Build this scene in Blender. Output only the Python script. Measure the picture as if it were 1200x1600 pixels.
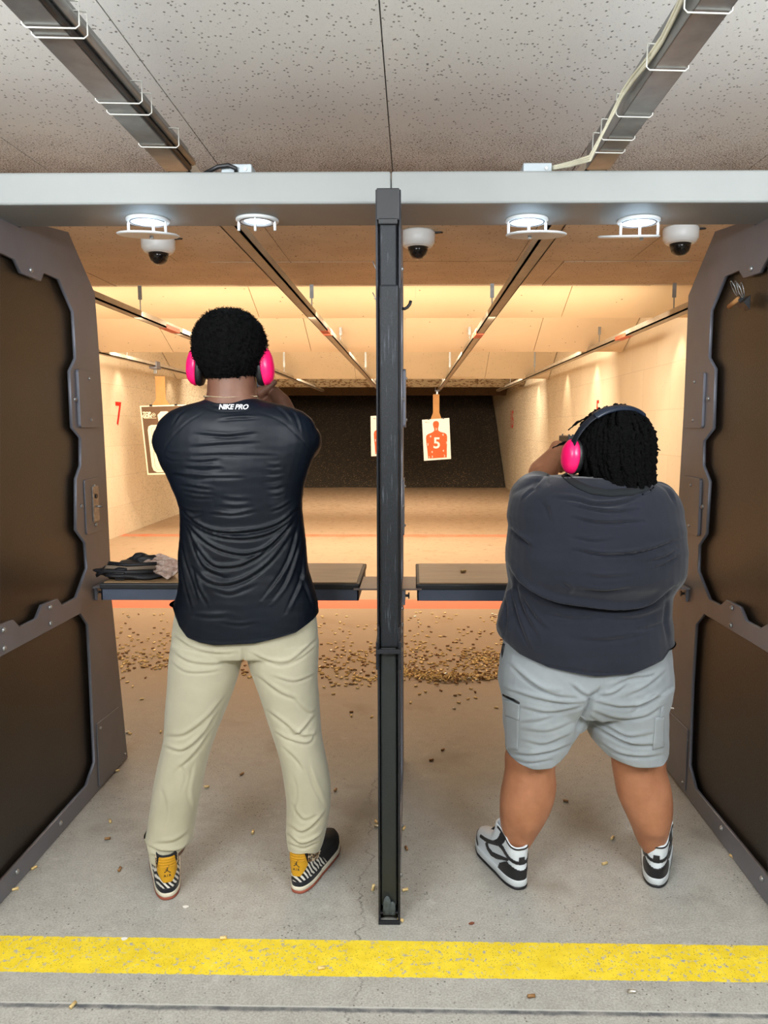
import bpy, bmesh, math, random
import numpy as np
from mathutils import Vector, Matrix
from mathutils.bvhtree import BVHTree
from math import sin, cos, pi, atan, tan, radians, sqrt

random.seed(7); rng = np.random.default_rng(7)
for o in list(bpy.data.objects): bpy.data.objects.remove(o)
scene = bpy.context.scene
COL = scene.collection

# ------------------------------------------------------------------ camera
F = 1200.0; CX = 631.0; CY = 800.0; EYE = 1.46
PSI = radians(0.67); TH = atan(132/1200)
cam_loc = np.array([0, 0, EYE])
fw = np.array([-sin(PSI)*cos(TH), cos(PSI)*cos(TH), -sin(TH)])
rt = np.array([cos(PSI), sin(PSI), 0.0])
up = np.cross(rt, fw)
cam_d = bpy.data.cameras.new('camera'); cam = bpy.data.objects.new('camera', cam_d); COL.objects.link(cam)
cam.matrix_world = Matrix(((rt[0], up[0], -fw[0], 0), (rt[1], up[1], -fw[1], 0), (rt[2], up[2], -fw[2], EYE), (0, 0, 0, 1)))
cam_d.sensor_fit = 'VERTICAL'; cam_d.sensor_height = 36; cam_d.lens = 27.0
cam_d.shift_x = -(CX-600)/1600; cam_d.clip_start = .05
scene.camera = cam

# ------------------------------------------------------------------ light and exposure
scene.view_settings.view_transform = 'Standard'; scene.view_settings.look = 'None'
scene.view_settings.gamma = 1; scene.view_settings.use_curve_mapping = False
scene.view_settings.exposure = 0.0
world = bpy.data.worlds.new('world'); scene.world = world; world.use_nodes = True
world.node_tree.nodes['Background'].inputs[0].default_value = (.8, .85, .9, 1)
world.node_tree.nodes['Background'].inputs[1].default_value = 0.15

def area(name, loc, target, size, power, color, size_y=None, spread=None):
    d = bpy.data.lights.new(name, 'AREA'); d.energy = power; d.color = color
    d.shape = 'RECTANGLE'; d.size = size; d.size_y = size_y or size
    if spread: d.spread = spread
    o = bpy.data.objects.new(name, d); COL.objects.link(o); o.location = loc
    v = Vector(target)-Vector(loc); o.rotation_euler = v.to_track_quat('-Z', 'Y').to_euler()
    return o
COOL = (.93, .97, 1.0); WARM = (1.0, .84, .63)
# lounge side: strip lamps hung behind the firing line
for x in (-1.3, 1.3):
    area('strip_lamp', (x, -0.3, 2.36), (x, 0.2, 0), 1.2, 70, COOL, .35)
    area('strip_lamp', (x, 0.1, 2.02), (x*.9, 1.1, 2.75), 1.2, 62, COOL, .35, radians(120))
# range side: warm flood lamps behind each ceiling baffle, most shining down range, plus one added fill
area('flood_and_fill_lamp', (-.85, 5.72, 2.24), (-.85, 8.0, 1.9), 5.2, 34, WARM, .12)
area('flood_and_fill_lamp', (-.85, 6.95, 2.57), (-.85, 4.3, .3), 5.2, 75, WARM, .3)  # unseen fill, added and aimed back to brighten the floor and booths
area('flood_and_fill_lamp', (-.85, 6.75, 2.30), (-.85, 9.0, 1.3), 5.2, 72, WARM, .12)
area('flood_and_fill_lamp', (-.85, 8.7, 2.4), (-.85, 12, 1.4), 5.2, 160, WARM, .12)
area('flood_and_fill_lamp', (-.85, 13.3, 2.4), (-.85, 16, 1.2), 5.2, 190, WARM, .12)
area('flood_and_fill_lamp', (-.85, 7.1, 2.42), (-.85, 7.6, 0), 5.0, 34, WARM, .2, 2.2)
area('flood_and_fill_lamp', (-.85, 9.3, 2.42), (-.85, 9.6, 0), 5.0, 62, WARM, .2, 2.4)
def spot(loc, target, power, ang):
    d = bpy.data.lights.new('wall_washer', 'SPOT'); d.energy = power; d.color = (1, .84, .6); d.spot_size = radians(ang); d.spot_blend = .7; d.shadow_soft_size = .04
    o = bpy.data.objects.new('wall_washer', d); COL.objects.link(o); o.location = loc; o.rotation_euler = (Vector(target)-Vector(loc)).to_track_quat('-Z', 'Y').to_euler()
for y in (6.6, 9.6, 11.4, 14.0): spot((2.05, y, 2.46), (2.27, y+.1, 1.4), 22, 62)
for y in (7.6, 10.4, 12.6): spot((-3.72, y, 2.46), (-3.97, y+.1, 1.4), 16, 66)

# ------------------------------------------------------------------ pixel helpers (photo pixels to points on a known plane)
def ray(px, py):
    return fw + rt*((px-CX)/F) + up*((CY-py)/F)
def PY(px, py, Y):
    d = ray(px, py); return cam_loc + d*(Y/d[1])
def PX(px, py, X):
    d = ray(px, py); return cam_loc + d*(X/d[0])
def PZ(px, py, z):
    d = ray(px, py); return cam_loc + d*((z-EYE)/d[2])
def proj(co):
    v = np.asarray(co)-cam_loc; dz = v@fw
    return np.stack([CX+F*(v@rt)/dz, CY-F*(v@up)/dz], -1)

# ------------------------------------------------------------------ material helpers
def srgb(r, g, b):
    f = lambda c: (c/255)/12.92 if c/255 <= .04045 else (((c/255)+.055)/1.055)**2.4
    return (f(r), f(g), f(b), 1)
class NT:
    def __init__(s, name):
        s.m = bpy.data.materials.new(name); s.m.use_nodes = True; s.t = s.m.node_tree; s.n = s.t.nodes; s.l = s.t.links
        s.b = s.n['Principled BSDF']
    def add(s, kind, **kw):
        n = s.n.new(kind)
        for k, v in kw.items():
            if hasattr(n, k): setattr(n, k, v)
            else: n.inputs[k.replace('_', ' ')].default_value = v
        return n
    def coord(s, kind='Object'): return s.add('ShaderNodeTexCoord').outputs[kind]
    def pos(s): return s.add('ShaderNodeNewGeometry').outputs['Position']
    def noise(s, vec, scale, detail=4, rough=.55, out='Fac'):
        n = s.add('ShaderNodeTexNoise'); n.inputs['Scale'].default_value = scale; n.inputs['Detail'].default_value = detail
        n.inputs['Roughness'].default_value = rough; s.l.new(vec, n.inputs['Vector']); return n.outputs[out]
    def vor(s, vec, scale, out='Distance', feat='F1', rnd=1):
        n = s.add('ShaderNodeTexVoronoi', feature=feat); n.inputs['Scale'].default_value = scale; n.inputs['Randomness'].default_value = rnd
        s.l.new(vec, n.inputs['Vector']); return n.outputs[out]
    def ramp(s, fac, stops):
        n = s.add('ShaderNodeValToRGB'); e = n.color_ramp.elements
        while len(e) < len(stops): e.new(.5)
        for i, (p, c) in enumerate(stops):
            e[i].position = p; e[i].color = c if isinstance(c, tuple) else (c, c, c, 1)
        s.l.new(fac, n.inputs[0]); return n.outputs[0]
    def mix(s, fac, a, b, mode='MIX'):
        n = s.add('ShaderNodeMixRGB', blend_type=mode)
        for i, v in ((0, fac), (1, a), (2, b)):
            if hasattr(v, 'links') or hasattr(v, 'is_linked'): s.l.new(v, n.inputs[i])
            elif isinstance(v, tuple): n.inputs[i].default_value = v
            else: n.inputs[i].default_value = v if i == 0 else (v, v, v, 1)
        return n.outputs[0]
    def math(s, op, a, b=0., c=None):
        n = s.add('ShaderNodeMath', operation=op)
        for i, v in enumerate((a, b) if c is None else (a, b, c)):
            if hasattr(v, 'is_linked'): s.l.new(v, n.inputs[i])
            else: n.inputs[i].default_value = v
        return n.outputs[0]
    def maprange(s, v, a, b, c=0., d=1.):
        n = s.add('ShaderNodeMapRange'); s.l.new(v, n.inputs[0])
        for i, q in enumerate((a, b, c, d)): n.inputs[i+1].default_value = q
        return n.outputs[0]
    def scale(s, vec, x, y, z):
        n = s.add('ShaderNodeMapping'); n.inputs['Scale'].default_value = (x, y, z); s.l.new(vec, n.inputs[0]); return n.outputs[0]
    def sep(s, vec):
        n = s.add('ShaderNodeSeparateXYZ'); s.l.new(vec, n.inputs[0]); return n.outputs
    def bump(s, h, strength, dist=.01):
        n = s.add('ShaderNodeBump'); n.inputs['Strength'].default_value = strength; n.inputs['Distance'].default_value = dist
        s.l.new(h, n.inputs['Height']); s.l.new(n.outputs[0], s.b.inputs['Normal'])
    def color(s, c):
        if isinstance(c, tuple): s.b.inputs['Base Color'].default_value = c
        else: s.l.new(c, s.b.inputs['Base Color'])
    def set(s, rough=.5, metal=0., spec=None):
        if hasattr(rough, 'is_linked'): s.l.new(rough, s.b.inputs['Roughness'])
        else: s.b.inputs['Roughness'].default_value = rough
        s.b.inputs['Metallic'].default_value = metal
        if spec is not None: s.b.inputs['Specular IOR Level'].default_value = spec
def mat(name, c, rough=.5, metal=0., var=.12, vscale=9, bump=0., bscale=120, spec=None, emit=None):
    t = NT(name); v = t.pos() if False else t.coord('Object')
    n = t.noise(v, vscale)
    dk = tuple(x*(1-var) for x in c[:3])+(1,); lt = tuple(min(1, x*(1+var)) for x in c[:3])+(1,)
    t.color(t.ramp(n, [(.3, dk), (.7, lt)])); t.set(rough, metal, spec)
    if bump: t.bump(t.noise(v, bscale), bump, .002)
    if emit:
        t.b.inputs['Emission Color'].default_value = emit[0]; t.b.inputs['Emission Strength'].default_value = emit[1]
    return t.m

# ------------------------------------------------------------------ object helpers
def link(name, me, m=None, parent=None, smooth=False):
    o = bpy.data.objects.new(name, me); COL.objects.link(o)
    if m is not None:
        for q in (m if isinstance(m, (list, tuple)) else [m]): me.materials.append(q)
    if smooth: me.polygons.foreach_set('use_smooth', [True]*len(me.polygons))
    if parent is not None:
        o.parent = parent; o.matrix_parent_inverse = parent.matrix_world.inverted()
    return o
def tag(o, label=None, cat=None, group=None, kind=None):
    if label: o['label'] = label
    if cat: o['category'] = cat
    if group: o['group'] = group
    if kind: o['kind'] = kind
    return o
def empty(name, loc, label, cat, group=None):
    o = bpy.data.objects.new(name, None); COL.objects.link(o); o.location = loc; o.empty_display_size = .05
    o.matrix_world = Matrix.Translation(loc)
    return tag(o, label, cat, group)
class MB:
    """collects shapes for one mesh object (world coordinates)"""
    def __init__(s): s.v = []; s.f = []
    def geo(s, v, f):
        k = len(s.v); s.v += [tuple(map(float, p)) for p in v]; s.f += [tuple(i+k for i in q) for q in f]; return s
    def box(s, lo, hi, M=None):
        (a, b, c), (d, e, g) = lo, hi
        v = [(x, y, z) for x in (a, d) for y in (b, e) for z in (c, g)]
        if M is not None: v = [tuple(M @ Vector(p)) for p in v]
        return s.geo(v, [(0, 1, 3, 2), (4, 6, 7, 5), (0, 4, 5, 1), (2, 3, 7, 6), (0, 2, 6, 4), (1, 5, 7, 3)])
    def tube(s, pts, r, n=10, caps=True, flat=1.0):
        pts = [Vector(p) for p in pts]; rs = r if isinstance(r, (list, tuple)) else [r]*len(pts)
        V = []; prev = None
        for i, p in enumerate(pts):
            t = (pts[min(i+1, len(pts)-1)]-pts[max(i-1, 0)])
            if t.length < 1e-9: t = Vector((0, 0, 1))
            t.normalize()
            if prev is None:
                a = Vector((0, 0, 1)) if abs(t.z) < .9 else Vector((1, 0, 0))
                prev = (a - t*a.dot(t)).normalized()
            else:
                prev = (prev - t*prev.dot(t)).normalized()
            b = t.cross(prev)
            for k in range(n):
                a = 2*pi*k/n; V.append(p + (prev*cos(a) + b*sin(a)*flat)*rs[i])
        Fc = [(i*n+k, i*n+(k+1) % n, (i+1)*n+(k+1) % n, (i+1)*n+k) for i in range(len(pts)-1) for k in range(n)]
        if caps: Fc += [tuple(range(n))[::-1], tuple((len(pts)-1)*n+k for k in range(n))]
        return s.geo(V, Fc)
    def lathe(s, prof, M, n=24, close=False):
        """prof: (r, h) list around local z"""
        V = []
        for r, h in prof:
            for k in range(n):
                a = 2*pi*k/n; V.append(M @ Vector((r*cos(a), r*sin(a), h)))
        Fc = [(i*n+k, i*n+(k+1) % n, (i+1)*n+(k+1) % n, (i+1)*n+k) for i in range(len(prof)-1) for k in range(n)]
        if prof[0][0] > 1e-6 and not close: Fc.append(tuple(range(n))[::-1])
        if prof[-1][0] > 1e-6 and not close: Fc.append(tuple((len(prof)-1)*n+k for k in range(n)))
        return s.geo(V, Fc)
    def ball(s, c, r, n=16, m=10, M=None):
        rx, ry, rz = r if isinstance(r, (tuple, list)) else (r, r, r)
        V = []
        for i in range(m+1):
            t = pi*i/m
            for k in range(n):
                a = 2*pi*k/n; q = Vector((rx*max(sin(t), 1e-4)*cos(a), ry*max(sin(t), 1e-4)*sin(a), rz*cos(t)))
                if M is not None: q = M @ q
                V.append(Vector(c)+q)
        Fc = [(i*n+k, (i+1)*n+k, (i+1)*n+(k+1) % n, i*n+(k+1) % n) for i in range(m) for k in range(n)]
        return s.geo(V, Fc)
    def prism(s, poly, ax, lo, hi):
        """extrude 2-D polygon along axis ax ('x': poly is (y,z); 'y': (x,z); 'z': (x,y))"""
        mk = {'x': lambda p, h: (h, p[0], p[1]), 'y': lambda p, h: (p[0], h, p[1]), 'z': lambda p, h: (p[0], p[1], h)}[ax]
        n = len(poly); V = [mk(p, lo) for p in poly]+[mk(p, hi) for p in poly]
        return s.geo(V, [tuple(range(n))[::-1], tuple(range(n, 2*n))]+[(i, (i+1) % n, n+(i+1) % n, n+i) for i in range(n)])
    def mesh(s, name='m'):
        me = bpy.data.meshes.new(name); me.from_pydata(s.v, [], s.f); me.validate(); 
        bm = bmesh.new(); bm.from_mesh(me); bmesh.ops.recalc_face_normals(bm, faces=bm.faces); bm.to_mesh(me); bm.free()
        me.update(); return me
    def build(s, name, m, parent=None, smooth=False, bevel=0., origin=None):
        me = s.mesh(name)
        if origin is not None: me.transform(Matrix.Translation(-Vector(origin)))
        o = link(name, me, m, None, smooth)
        if origin is not None: o.location = origin
        if parent is not None: 
            o.parent = parent; o.matrix_parent_inverse = parent.matrix_world.inverted()
        if bevel:
            b = o.modifiers.new('bevel', 'BEVEL'); b.width = bevel; b.segments = 2; b.limit_method = 'ANGLE'; b.angle_limit = radians(40)
        return o
def MM(loc, axis=(0, 0, 1)):
    q = Vector((0, 0, 1)).rotation_difference(Vector(axis).normalized())
    return Matrix.Translation(Vector(loc)) @ q.to_matrix().to_4x4()
def curve_plate(outer, holes, thick, bevel=.0015):
    """flat plate with holes, local XY, thickness along z; returns mesh"""
    cu = bpy.data.curves.new('plate', 'CURVE'); cu.dimensions = '2D'; cu.fill_mode = 'BOTH'
    cu.extrude = thick/2-bevel; cu.bevel_depth = bevel; cu.bevel_resolution = 0
    for L in [outer]+holes:
        sp = cu.splines.new('POLY'); sp.points.add(len(L)-1)
        for p, q in zip(sp.points, L): p.co = (q[0], q[1], 0, 1)
        sp.use_cyclic_u = True
    return curve_mesh(cu)
def curve_mesh(cu):
    o = bpy.data.objects.new('tmp', cu); COL.objects.link(o)
    dg = bpy.context.evaluated_depsgraph_get(); me = bpy.data.meshes.new_from_object(o.evaluated_get(dg))
    bpy.data.objects.remove(o); bpy.data.curves.remove(cu); return me
def text_mesh(s, size, extrude=.0006, offset=0., shear=0., space=1.0, align='CENTER', res=3):
    cu = bpy.data.curves.new('txt', 'FONT'); cu.body = s; cu.size = size; cu.extrude = extrude; cu.offset = offset
    cu.shear = shear; cu.space_character = space; cu.align_x = align; cu.align_y = 'CENTER'; cu.resolution_u = res
    cu.materials.clear()
    return curve_mesh(cu)
def place_mesh(me, o, x, y):
    """map local x,y,z -> world origin o, axes x, y"""
    x = Vector(x).normalized(); y = Vector(y).normalized(); z = x.cross(y)
    me.transform(Matrix(((x.x, y.x, z.x, o[0]), (x.y, y.y, z.y, o[1]), (x.z, y.z, z.z, o[2]), (0, 0, 0, 1)))); return me
# ================================================================== materials of the place
def concrete():
    t = NT('concrete_floor'); p = t.pos(); X, Y, Z = t.sep(p)[0], t.sep(p)[1], t.sep(p)[2]
    n1 = t.noise(p, 1.3, 6, .6); n2 = t.noise(p, 22, 5, .6); n3 = t.noise(p, 180, 2, .5)
    base = t.ramp(n1, [(.3, srgb(150, 146, 136)), (.7, srgb(176, 173, 164))])
    base = t.mix(.35, base, t.ramp(n2, [(.3, srgb(128, 124, 115)), (.7, srgb(190, 187, 178))]))
    base = t.mix(.3, base, t.ramp(n3, [(.3, srgb(105, 102, 95)), (.7, srgb(205, 203, 195))]))
    # dark aggregate pits and grime patches
    pit = t.ramp(t.vor(p, 62), [(.12, 1.), (.2, 0.)])
    pm = t.ramp(t.noise(p, 4, 4, .7), [(.44, 0.), (.58, 1.)])
    base = t.mix(t.math('MULTIPLY', t.math('MULTIPLY', pit, pm), .8), base, srgb(70, 68, 62))
    st = t.ramp(t.noise(p, 2.4, 3, .5), [(.58, 0.), (.70, .5)])
    base = t.mix(st, base, srgb(112, 102, 88))
    wh = t.ramp(t.noise(p, 7, 6, .75), [(.60, 0.), (.70, .4)])
    base = t.mix(wh, base, srgb(206, 205, 198))
    # warm lamp light down range, put into the floor colour as a brown tint
    warm_tint = t.maprange(Y, 2.9, 4.6)
    base = t.mix(t.math('MULTIPLY', warm_tint, .7), base, srgb(178, 146, 112))
    far = t.maprange(Y, 9.5, 16); fs = t.ramp(t.math('ADD', t.noise(p, 9, 6, .8), t.math('MULTIPLY', far, .08)), [(.56, 0.), (.66, .55)])
    base = t.mix(t.math('MULTIPLY', fs, t.math('GREATER_THAN', Y, 8.)), base, srgb(112, 84, 58))
    # hairline crack
    wob = t.math('MULTIPLY', t.math('SUBTRACT', t.noise(t.scale(p, 0.001, 1, 1), 5, 6, .7), .5), .22)
    dx = t.math('ABSOLUTE', t.math('SUBTRACT', t.math('SUBTRACT', X, wob), -.155))
    cr = t.math('MULTIPLY', t.ramp(dx, [(.0012, .75), (.0035, 0.)]), t.ramp(t.noise(p, 9), [(.4, .2), (.6, 1.)]))
    cr = t.math('MULTIPLY', cr, t.math('LESS_THAN', Y, 3.1))
    base = t.mix(cr, base, srgb(60, 58, 54))
    # expansion joint
    jw = t.math('MULTIPLY', t.math('SUBTRACT', t.noise(p, 30, 4), .5), .012)
    yj = t.math('SUBTRACT', t.math('SUBTRACT', Y, t.math('MULTIPLY', X, -.008)), JY)
    dj = t.math('ABSOLUTE', t.math('ADD', yj, jw))
    base = t.mix(t.math('MULTIPLY', t.ramp(dj, [(.0035, .9), (.011, 0.)]), t.ramp(t.noise(p, 14, 4), [(.35, .45), (.6, 1.)])), base, srgb(58, 64, 72))
    lj = t.math('ABSOLUTE', t.math('SUBTRACT', yj, .009))
    base = t.mix(t.ramp(lj, [(.0012, .6), (.003, 0.)]), base, srgb(206, 206, 200))
    # painted lines
    def stripe(y0, y1, col, wear, slope=-.008):
        nonlocal base
        yy = t.math('SUBTRACT', Y, t.math('MULTIPLY', X, slope))
        e = t.math('MULTIPLY', t.math('SUBTRACT', t.noise(p, 60, 3), .5), .008)
        yy = t.math('ADD', yy, e)
        inside = t.math('MULTIPLY', t.math('GREATER_THAN', yy, y0), t.math('LESS_THAN', yy, y1))
        chips = t.ramp(t.noise(p, 58, 6, .75), [(.5+wear, 1.), (.52+wear, 0.)])
        chips2 = t.ramp(t.noise(p, 4, 3), [(.36, 1.), (.46, .0)])
        keep = t.math('MAXIMUM', chips, chips2)
        base = t.mix(t.math('MULTIPLY', inside, keep), base, col)
    YEL = t.ramp(t.noise(p, 14, 5, .7), [(.3, srgb(222, 192, 34)), (.7, srgb(240, 214, 58))])
    sp = t.ramp(t.vor(p, 130), [(.16, 1.), (.24, 0.)])
    YEL = t.mix(t.math('MULTIPLY', sp, .65), YEL, srgb(150, 128, 40))
    stripe(SY0, SY1, YEL, .065)
    stripe(RY0, RY1, t.ramp(n2, [(.3, srgb(216, 112, 86)), (.7, srgb(228, 130, 98))]), .3, 0)
    stripe(R2Y-.12, R2Y+.12, t.ramp(n2, [(.3, srgb(200, 100, 70)), (.7, srgb(215, 125, 90))]), .0, 0)
    t.color(base); t.set(t.ramp(n2, [(.2, .48), (.8, .72)]), 0, .35)
    t.bump(t.mix(.5, n2, n3), .25, .004)
    return t.m
SY1 = PZ(600, 1470, 0)[1]; SY0 = PZ(600, 1527, 0)[1]; JY = PZ(600, 1579, 0)[1]
RY0 = PZ(600, 951, 0)[1]; RY1 = PZ(600, 937, 0)[1]; R2Y = PZ(600, 837, 0)[1]
M_floor = concrete()

def ceiling_mat(name, base_c, soot_c, spk, sootrange, amount=.8):
    t = NT(name); p = t.pos(); S = t.sep(p)
    n = t.noise(p, 2.5, 4); base = t.mix(n, base_c, tuple(c*1.12 for c in base_c[:3])+(1,))
    pit = t.ramp(t.vor(t.scale(p, 1, .8, 1), 62), [(.16, 1.), (.23, 0.)])
    pk = t.ramp(t.noise(p, 40, 2), [(.38, 0.), (.44, 1.)])
    base = t.mix(t.math('MULTIPLY', t.math('MULTIPLY', pit, pk), .75), base, spk)
    fine = t.ramp(t.vor(p, 190), [(.14, 1.), (.22, 0.)])
    base = t.mix(t.math('MULTIPLY', fine, .3), base, spk)
    soot = t.maprange(S[1], sootrange[0], sootrange[1])
    cl = t.noise(p, 170, 3, .8); blot = t.noise(p, 6, 3)
    thr = t.math('ADD', cl, t.math('MULTIPLY', t.math('SUBTRACT', blot, .5), .12))
    thr = t.math('ADD', thr, t.math('MULTIPLY', soot, .13))
    sm = t.math('MULTIPLY', t.ramp(thr, [(.60, 0.), (.63, 1.)]), t.ramp(soot, [(0., 0.), (.3, 1.)]))
    base = t.mix(t.math('MULTIPLY', sm, amount), base, soot_c)
    t.color(base); t.set(.9, 0, .1); t.bump(t.math('MULTIPLY', pit, -1.), .3, .003); return t.m
M_ceil = ceiling_mat('fissured_ceiling_board', srgb(204, 203, 200), srgb(88, 58, 42), srgb(84, 78, 72), (2.72, 3.3))
def ceil_far():
    t = NT('sooty_ceiling_board'); p = t.pos()
    n = t.noise(p, 3, 4); base = t.ramp(n, [(.3, srgb(182, 164, 142)), (.7, srgb(200, 182, 158))])
    pit = t.ramp(t.vor(t.scale(p, 1, .8, 1), 40), [(.12, 1.), (.2, 0.)])
    base = t.mix(t.math('MULTIPLY', pit, .75), base, srgb(75, 48, 32))
    bl = t.ramp(t.noise(p, 26, 4, .7), [(.66, 0.), (.7, .9)])
    base = t.mix(bl, base, srgb(70, 40, 28))
    t.color(base); t.set(.9, 0, .1); return t.m
M_ceil2 = ceil_far()
def block_wall(name, c1, c2, specks=.5):
    t = NT(name); p = t.pos(); S = t.sep(p)
    v = t.add('ShaderNodeCombineXYZ'); t.l.new(S[1], v.inputs[0]); t.l.new(S[2], v.inputs[1])
    br = t.add('ShaderNodeTexBrick'); t.l.new(v.outputs[0], br.inputs['Vector'])
    for k, q in (('Scale', 1.), ('Mortar Size', .006), ('Mortar Smooth', .6), ('Brick Width', .81), ('Row Height', .405), ('Bias', 0.)): br.inputs[k].default_value = q
    br.inputs['Color1'].default_value = c1; br.inputs['Color2'].default_value = c2; br.inputs['Mortar'].default_value = tuple(x*.86 for x in c1[:3])+(1,)
    base = br.outputs[0]
    n = t.noise(p, 1.6, 5, .6); base = t.mix(.35, base, t.ramp(n, [(.3, tuple(x*.82 for x in c1[:3])+(1,)), (.7, c2)]))
    sp = t.ramp(t.vor(p, 17), [(.05, 1.), (.085, 0.)])
    base = t.mix(t.math('MULTIPLY', sp, specks), base, srgb(90, 66, 44))
    # lead splash getting denser towards the trap
    g = t.maprange(S[1], 9, 18); cl = t.noise(p, 45, 5, .75)
    sm = t.ramp(t.math('ADD', cl, t.math('MULTIPLY', g, .14)), [(.60, 0.), (.66, .7)])
    base = t.mix(t.math('MULTIPLY', sm, t.ramp(g, [(0., .0), (.25, 1.)])), base, srgb(104, 86, 62))
    t.color(base); t.set(.75, 0, .2); t.bump(br.outputs['Fac'], -.35, .006); return t.m
M_wall = block_wall('painted_block_wall', srgb(216, 201, 176), srgb(226, 212, 188))
M_wall_c = mat('plain_painted_wall', srgb(196, 194, 186), .8, 0, .06, 1.5)
def baffle_mat(name, c, splash, thr=.70, sc=30):
    t = NT(name); p = t.pos(); n = t.noise(p, 2, 4)
    base = t.ramp(n, [(.3, tuple(x*.93 for x in c[:3])+(1,)), (.7, c)])
    sp = t.ramp(t.vor(p, 9), [(.045, 1.), (.07, 0.)])
    base = t.mix(t.math('MULTIPLY', sp, .8), base, srgb(96, 62, 38))
    bl = t.ramp(t.noise(p, sc, 5, .7), [(thr, 0.), (thr+.03, 1.)])
    base = t.mix(t.math('MULTIPLY', bl, splash), base, srgb(98, 74, 50))
    t.color(base); t.set(.8, 0, .15); return t.m
M_baf = [baffle_mat('baffle_board_clean', srgb(232, 206, 166), .3), baffle_mat('baffle_board', srgb(226, 204, 172), .4, .68),
         baffle_mat('baffle_board_shot', srgb(224, 206, 176), .8, .64), baffle_mat('baffle_board_peeling', srgb(150, 132, 104), 1., .52, 12),
         baffle_mat('baffle_timber_dark', srgb(84, 70, 54), 1., .45, 18)]
def rubber_mat():
    t = NT('crumb_rubber'); p = t.pos(); v = t.vor(p, 28, 'Color')
    sp = t.ramp(t.vor(p, 19), [(.18, 1.), (.3, 0.)]); k = t.ramp(t.noise(p, 9, 4, .7), [(.40, 0.), (.52, 1.)])
    base = t.mix(t.math('MULTIPLY', sp, k), t.ramp(t.noise(p, 30, 4), [(.3, srgb(34, 29, 24)), (.7, srgb(66, 57, 46))]), srgb(122, 100, 74))
    t.color(base); t.set(.9); t.bump(t.noise(p, 25, 4), .8, .05); return t.m
M_rubber = rubber_mat()

M_steel = mat('gunmetal_steel', srgb(116, 117, 126), .48, .35, .08, 5, .05, 300)
M_steel_d = mat('dark_steel', srgb(38, 39, 44), .45, .4, .15, 6, .1, 200)
M_black = mat('black_paint', srgb(22, 23, 26), .45, 0, .2, 8)
def panel_mat():
    t = NT('dark_armor_panel'); p = t.pos(); n = t.noise(p, 3, 4); f = t.noise(p, 230, 3, .6)
    base = t.ramp(n, [(.3, srgb(30, 25, 20)), (.7, srgb(41, 34, 27))])
    sp = t.ramp(t.vor(p, 60), [(.05, 1.), (.08, 0.)])
    base = t.mix(t.math('MULTIPLY', sp, .3), base, srgb(120, 100, 78))
    t.color(base); t.set(t.ramp(f, [(.3, .3), (.7, .44)]), 0, .5); t.bump(f, .35, .003); return t.m
M_panel = panel_mat()
def tube_mat():
    t = NT('speckled_black_rubber'); p = t.coord('Object'); f = t.noise(p, 420, 3, .7); g = t.noise(t.scale(p, 60, 60, 3), 4, 4)
    base = t.ramp(f, [(.5, srgb(13, 16, 20)), (.75, srgb(38, 45, 57))])
    base = t.mix(t.ramp(g, [(.6, 0.), (.72, .3)]), base, srgb(120, 128, 140))
    t.color(base); t.set(.55, 0, .4); t.bump(f, .4, .002); return t.m
M_tube = tube_mat()
M_galv = mat('galvanised_steel', srgb(150, 152, 152), .38, .75, .15, 20, .05, 90)
M_rail = mat('rail_aluminium', srgb(176, 166, 150), .55, .2, .12, 6)
M_white = mat('white_enamel', srgb(206, 208, 208), .4, 0, .03)
M_beam = mat('beam_paint', srgb(122, 125, 123), .5, 0, .05, 3, .04, 60)
M_led = mat('led_lens', srgb(240, 245, 255), .3, emit=((.70, .86, 1, 1), 2.6))
M_screw = mat('screw_zinc', srgb(175, 175, 175), .35, .8)
M_cable_k = mat('black_cable', srgb(20, 20, 22), .5)
M_cable_w = mat('cream_cable', srgb(204, 200, 178), .5)
M_boxgrey = mat('junction_box_grey', srgb(150, 158, 162), .5, .2)
M_red = mat('red_paint', srgb(205, 40, 28), .6)
M_card = mat('brown_cardboard', srgb(180, 130, 78), .8, 0, .08, 12)
M_paper = mat('white_paper', srgb(235, 232, 224), .8, 0, .02)
M_orange = mat('orange_print', srgb(240, 92, 44), .8, 0, .03)
M_brownprint = mat('dark_brown_print', srgb(96, 72, 52), .8, 0, .05)
M_cream = mat('cream_paper', srgb(238, 224, 196), .8, 0, .02)
M_domeglass = mat('smoked_dome', srgb(22, 18, 16), .12, 0, .0)

# ================================================================== room shell
ZC = EYE+1.04
XL, XR = -3.97, 2.27
def struct(o): o['kind'] = 'structure'; return o
fl = MB().geo([(XL-.2, -2.6, 0), (4.2, -2.6, 0), (4.2, 24, 0), (XL-.2, 24, 0)], [(0, 1, 2, 3)])
fl.box((XL-.2, -2.6, -.08), (4.2, 24, -.001)); struct(fl.build('floor', M_floor))
YC_END = PZ(640, 447, ZC)[1]
seams = [-2.9, PZ(150, 0, ZC)[0]-.71, PZ(150, 0, ZC)[0], PZ(613, 262, ZC)[0], PZ(905, 250, ZC)[0], PZ(905, 250, ZC)[0]+.71, 2.3]
seams[1] = seams[2]-.71
xs = [XL-.1, seams[2]-2*.71, seams[1], seams[2], seams[3], seams[4], seams[5], XR+1.2]
YX = PZ(450, 409, ZC)[1]
mb = MB(); mb2 = MB()
for i in range(len(xs)-1):
    a, b = xs[i]+.002, xs[i+1]-.002
    mb.box((a, -2.6, ZC), (b, 3.3, ZC+.02))
    mb2.box((a, 3.303, ZC), (b, YX-.004, ZC+.02)); 
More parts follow.
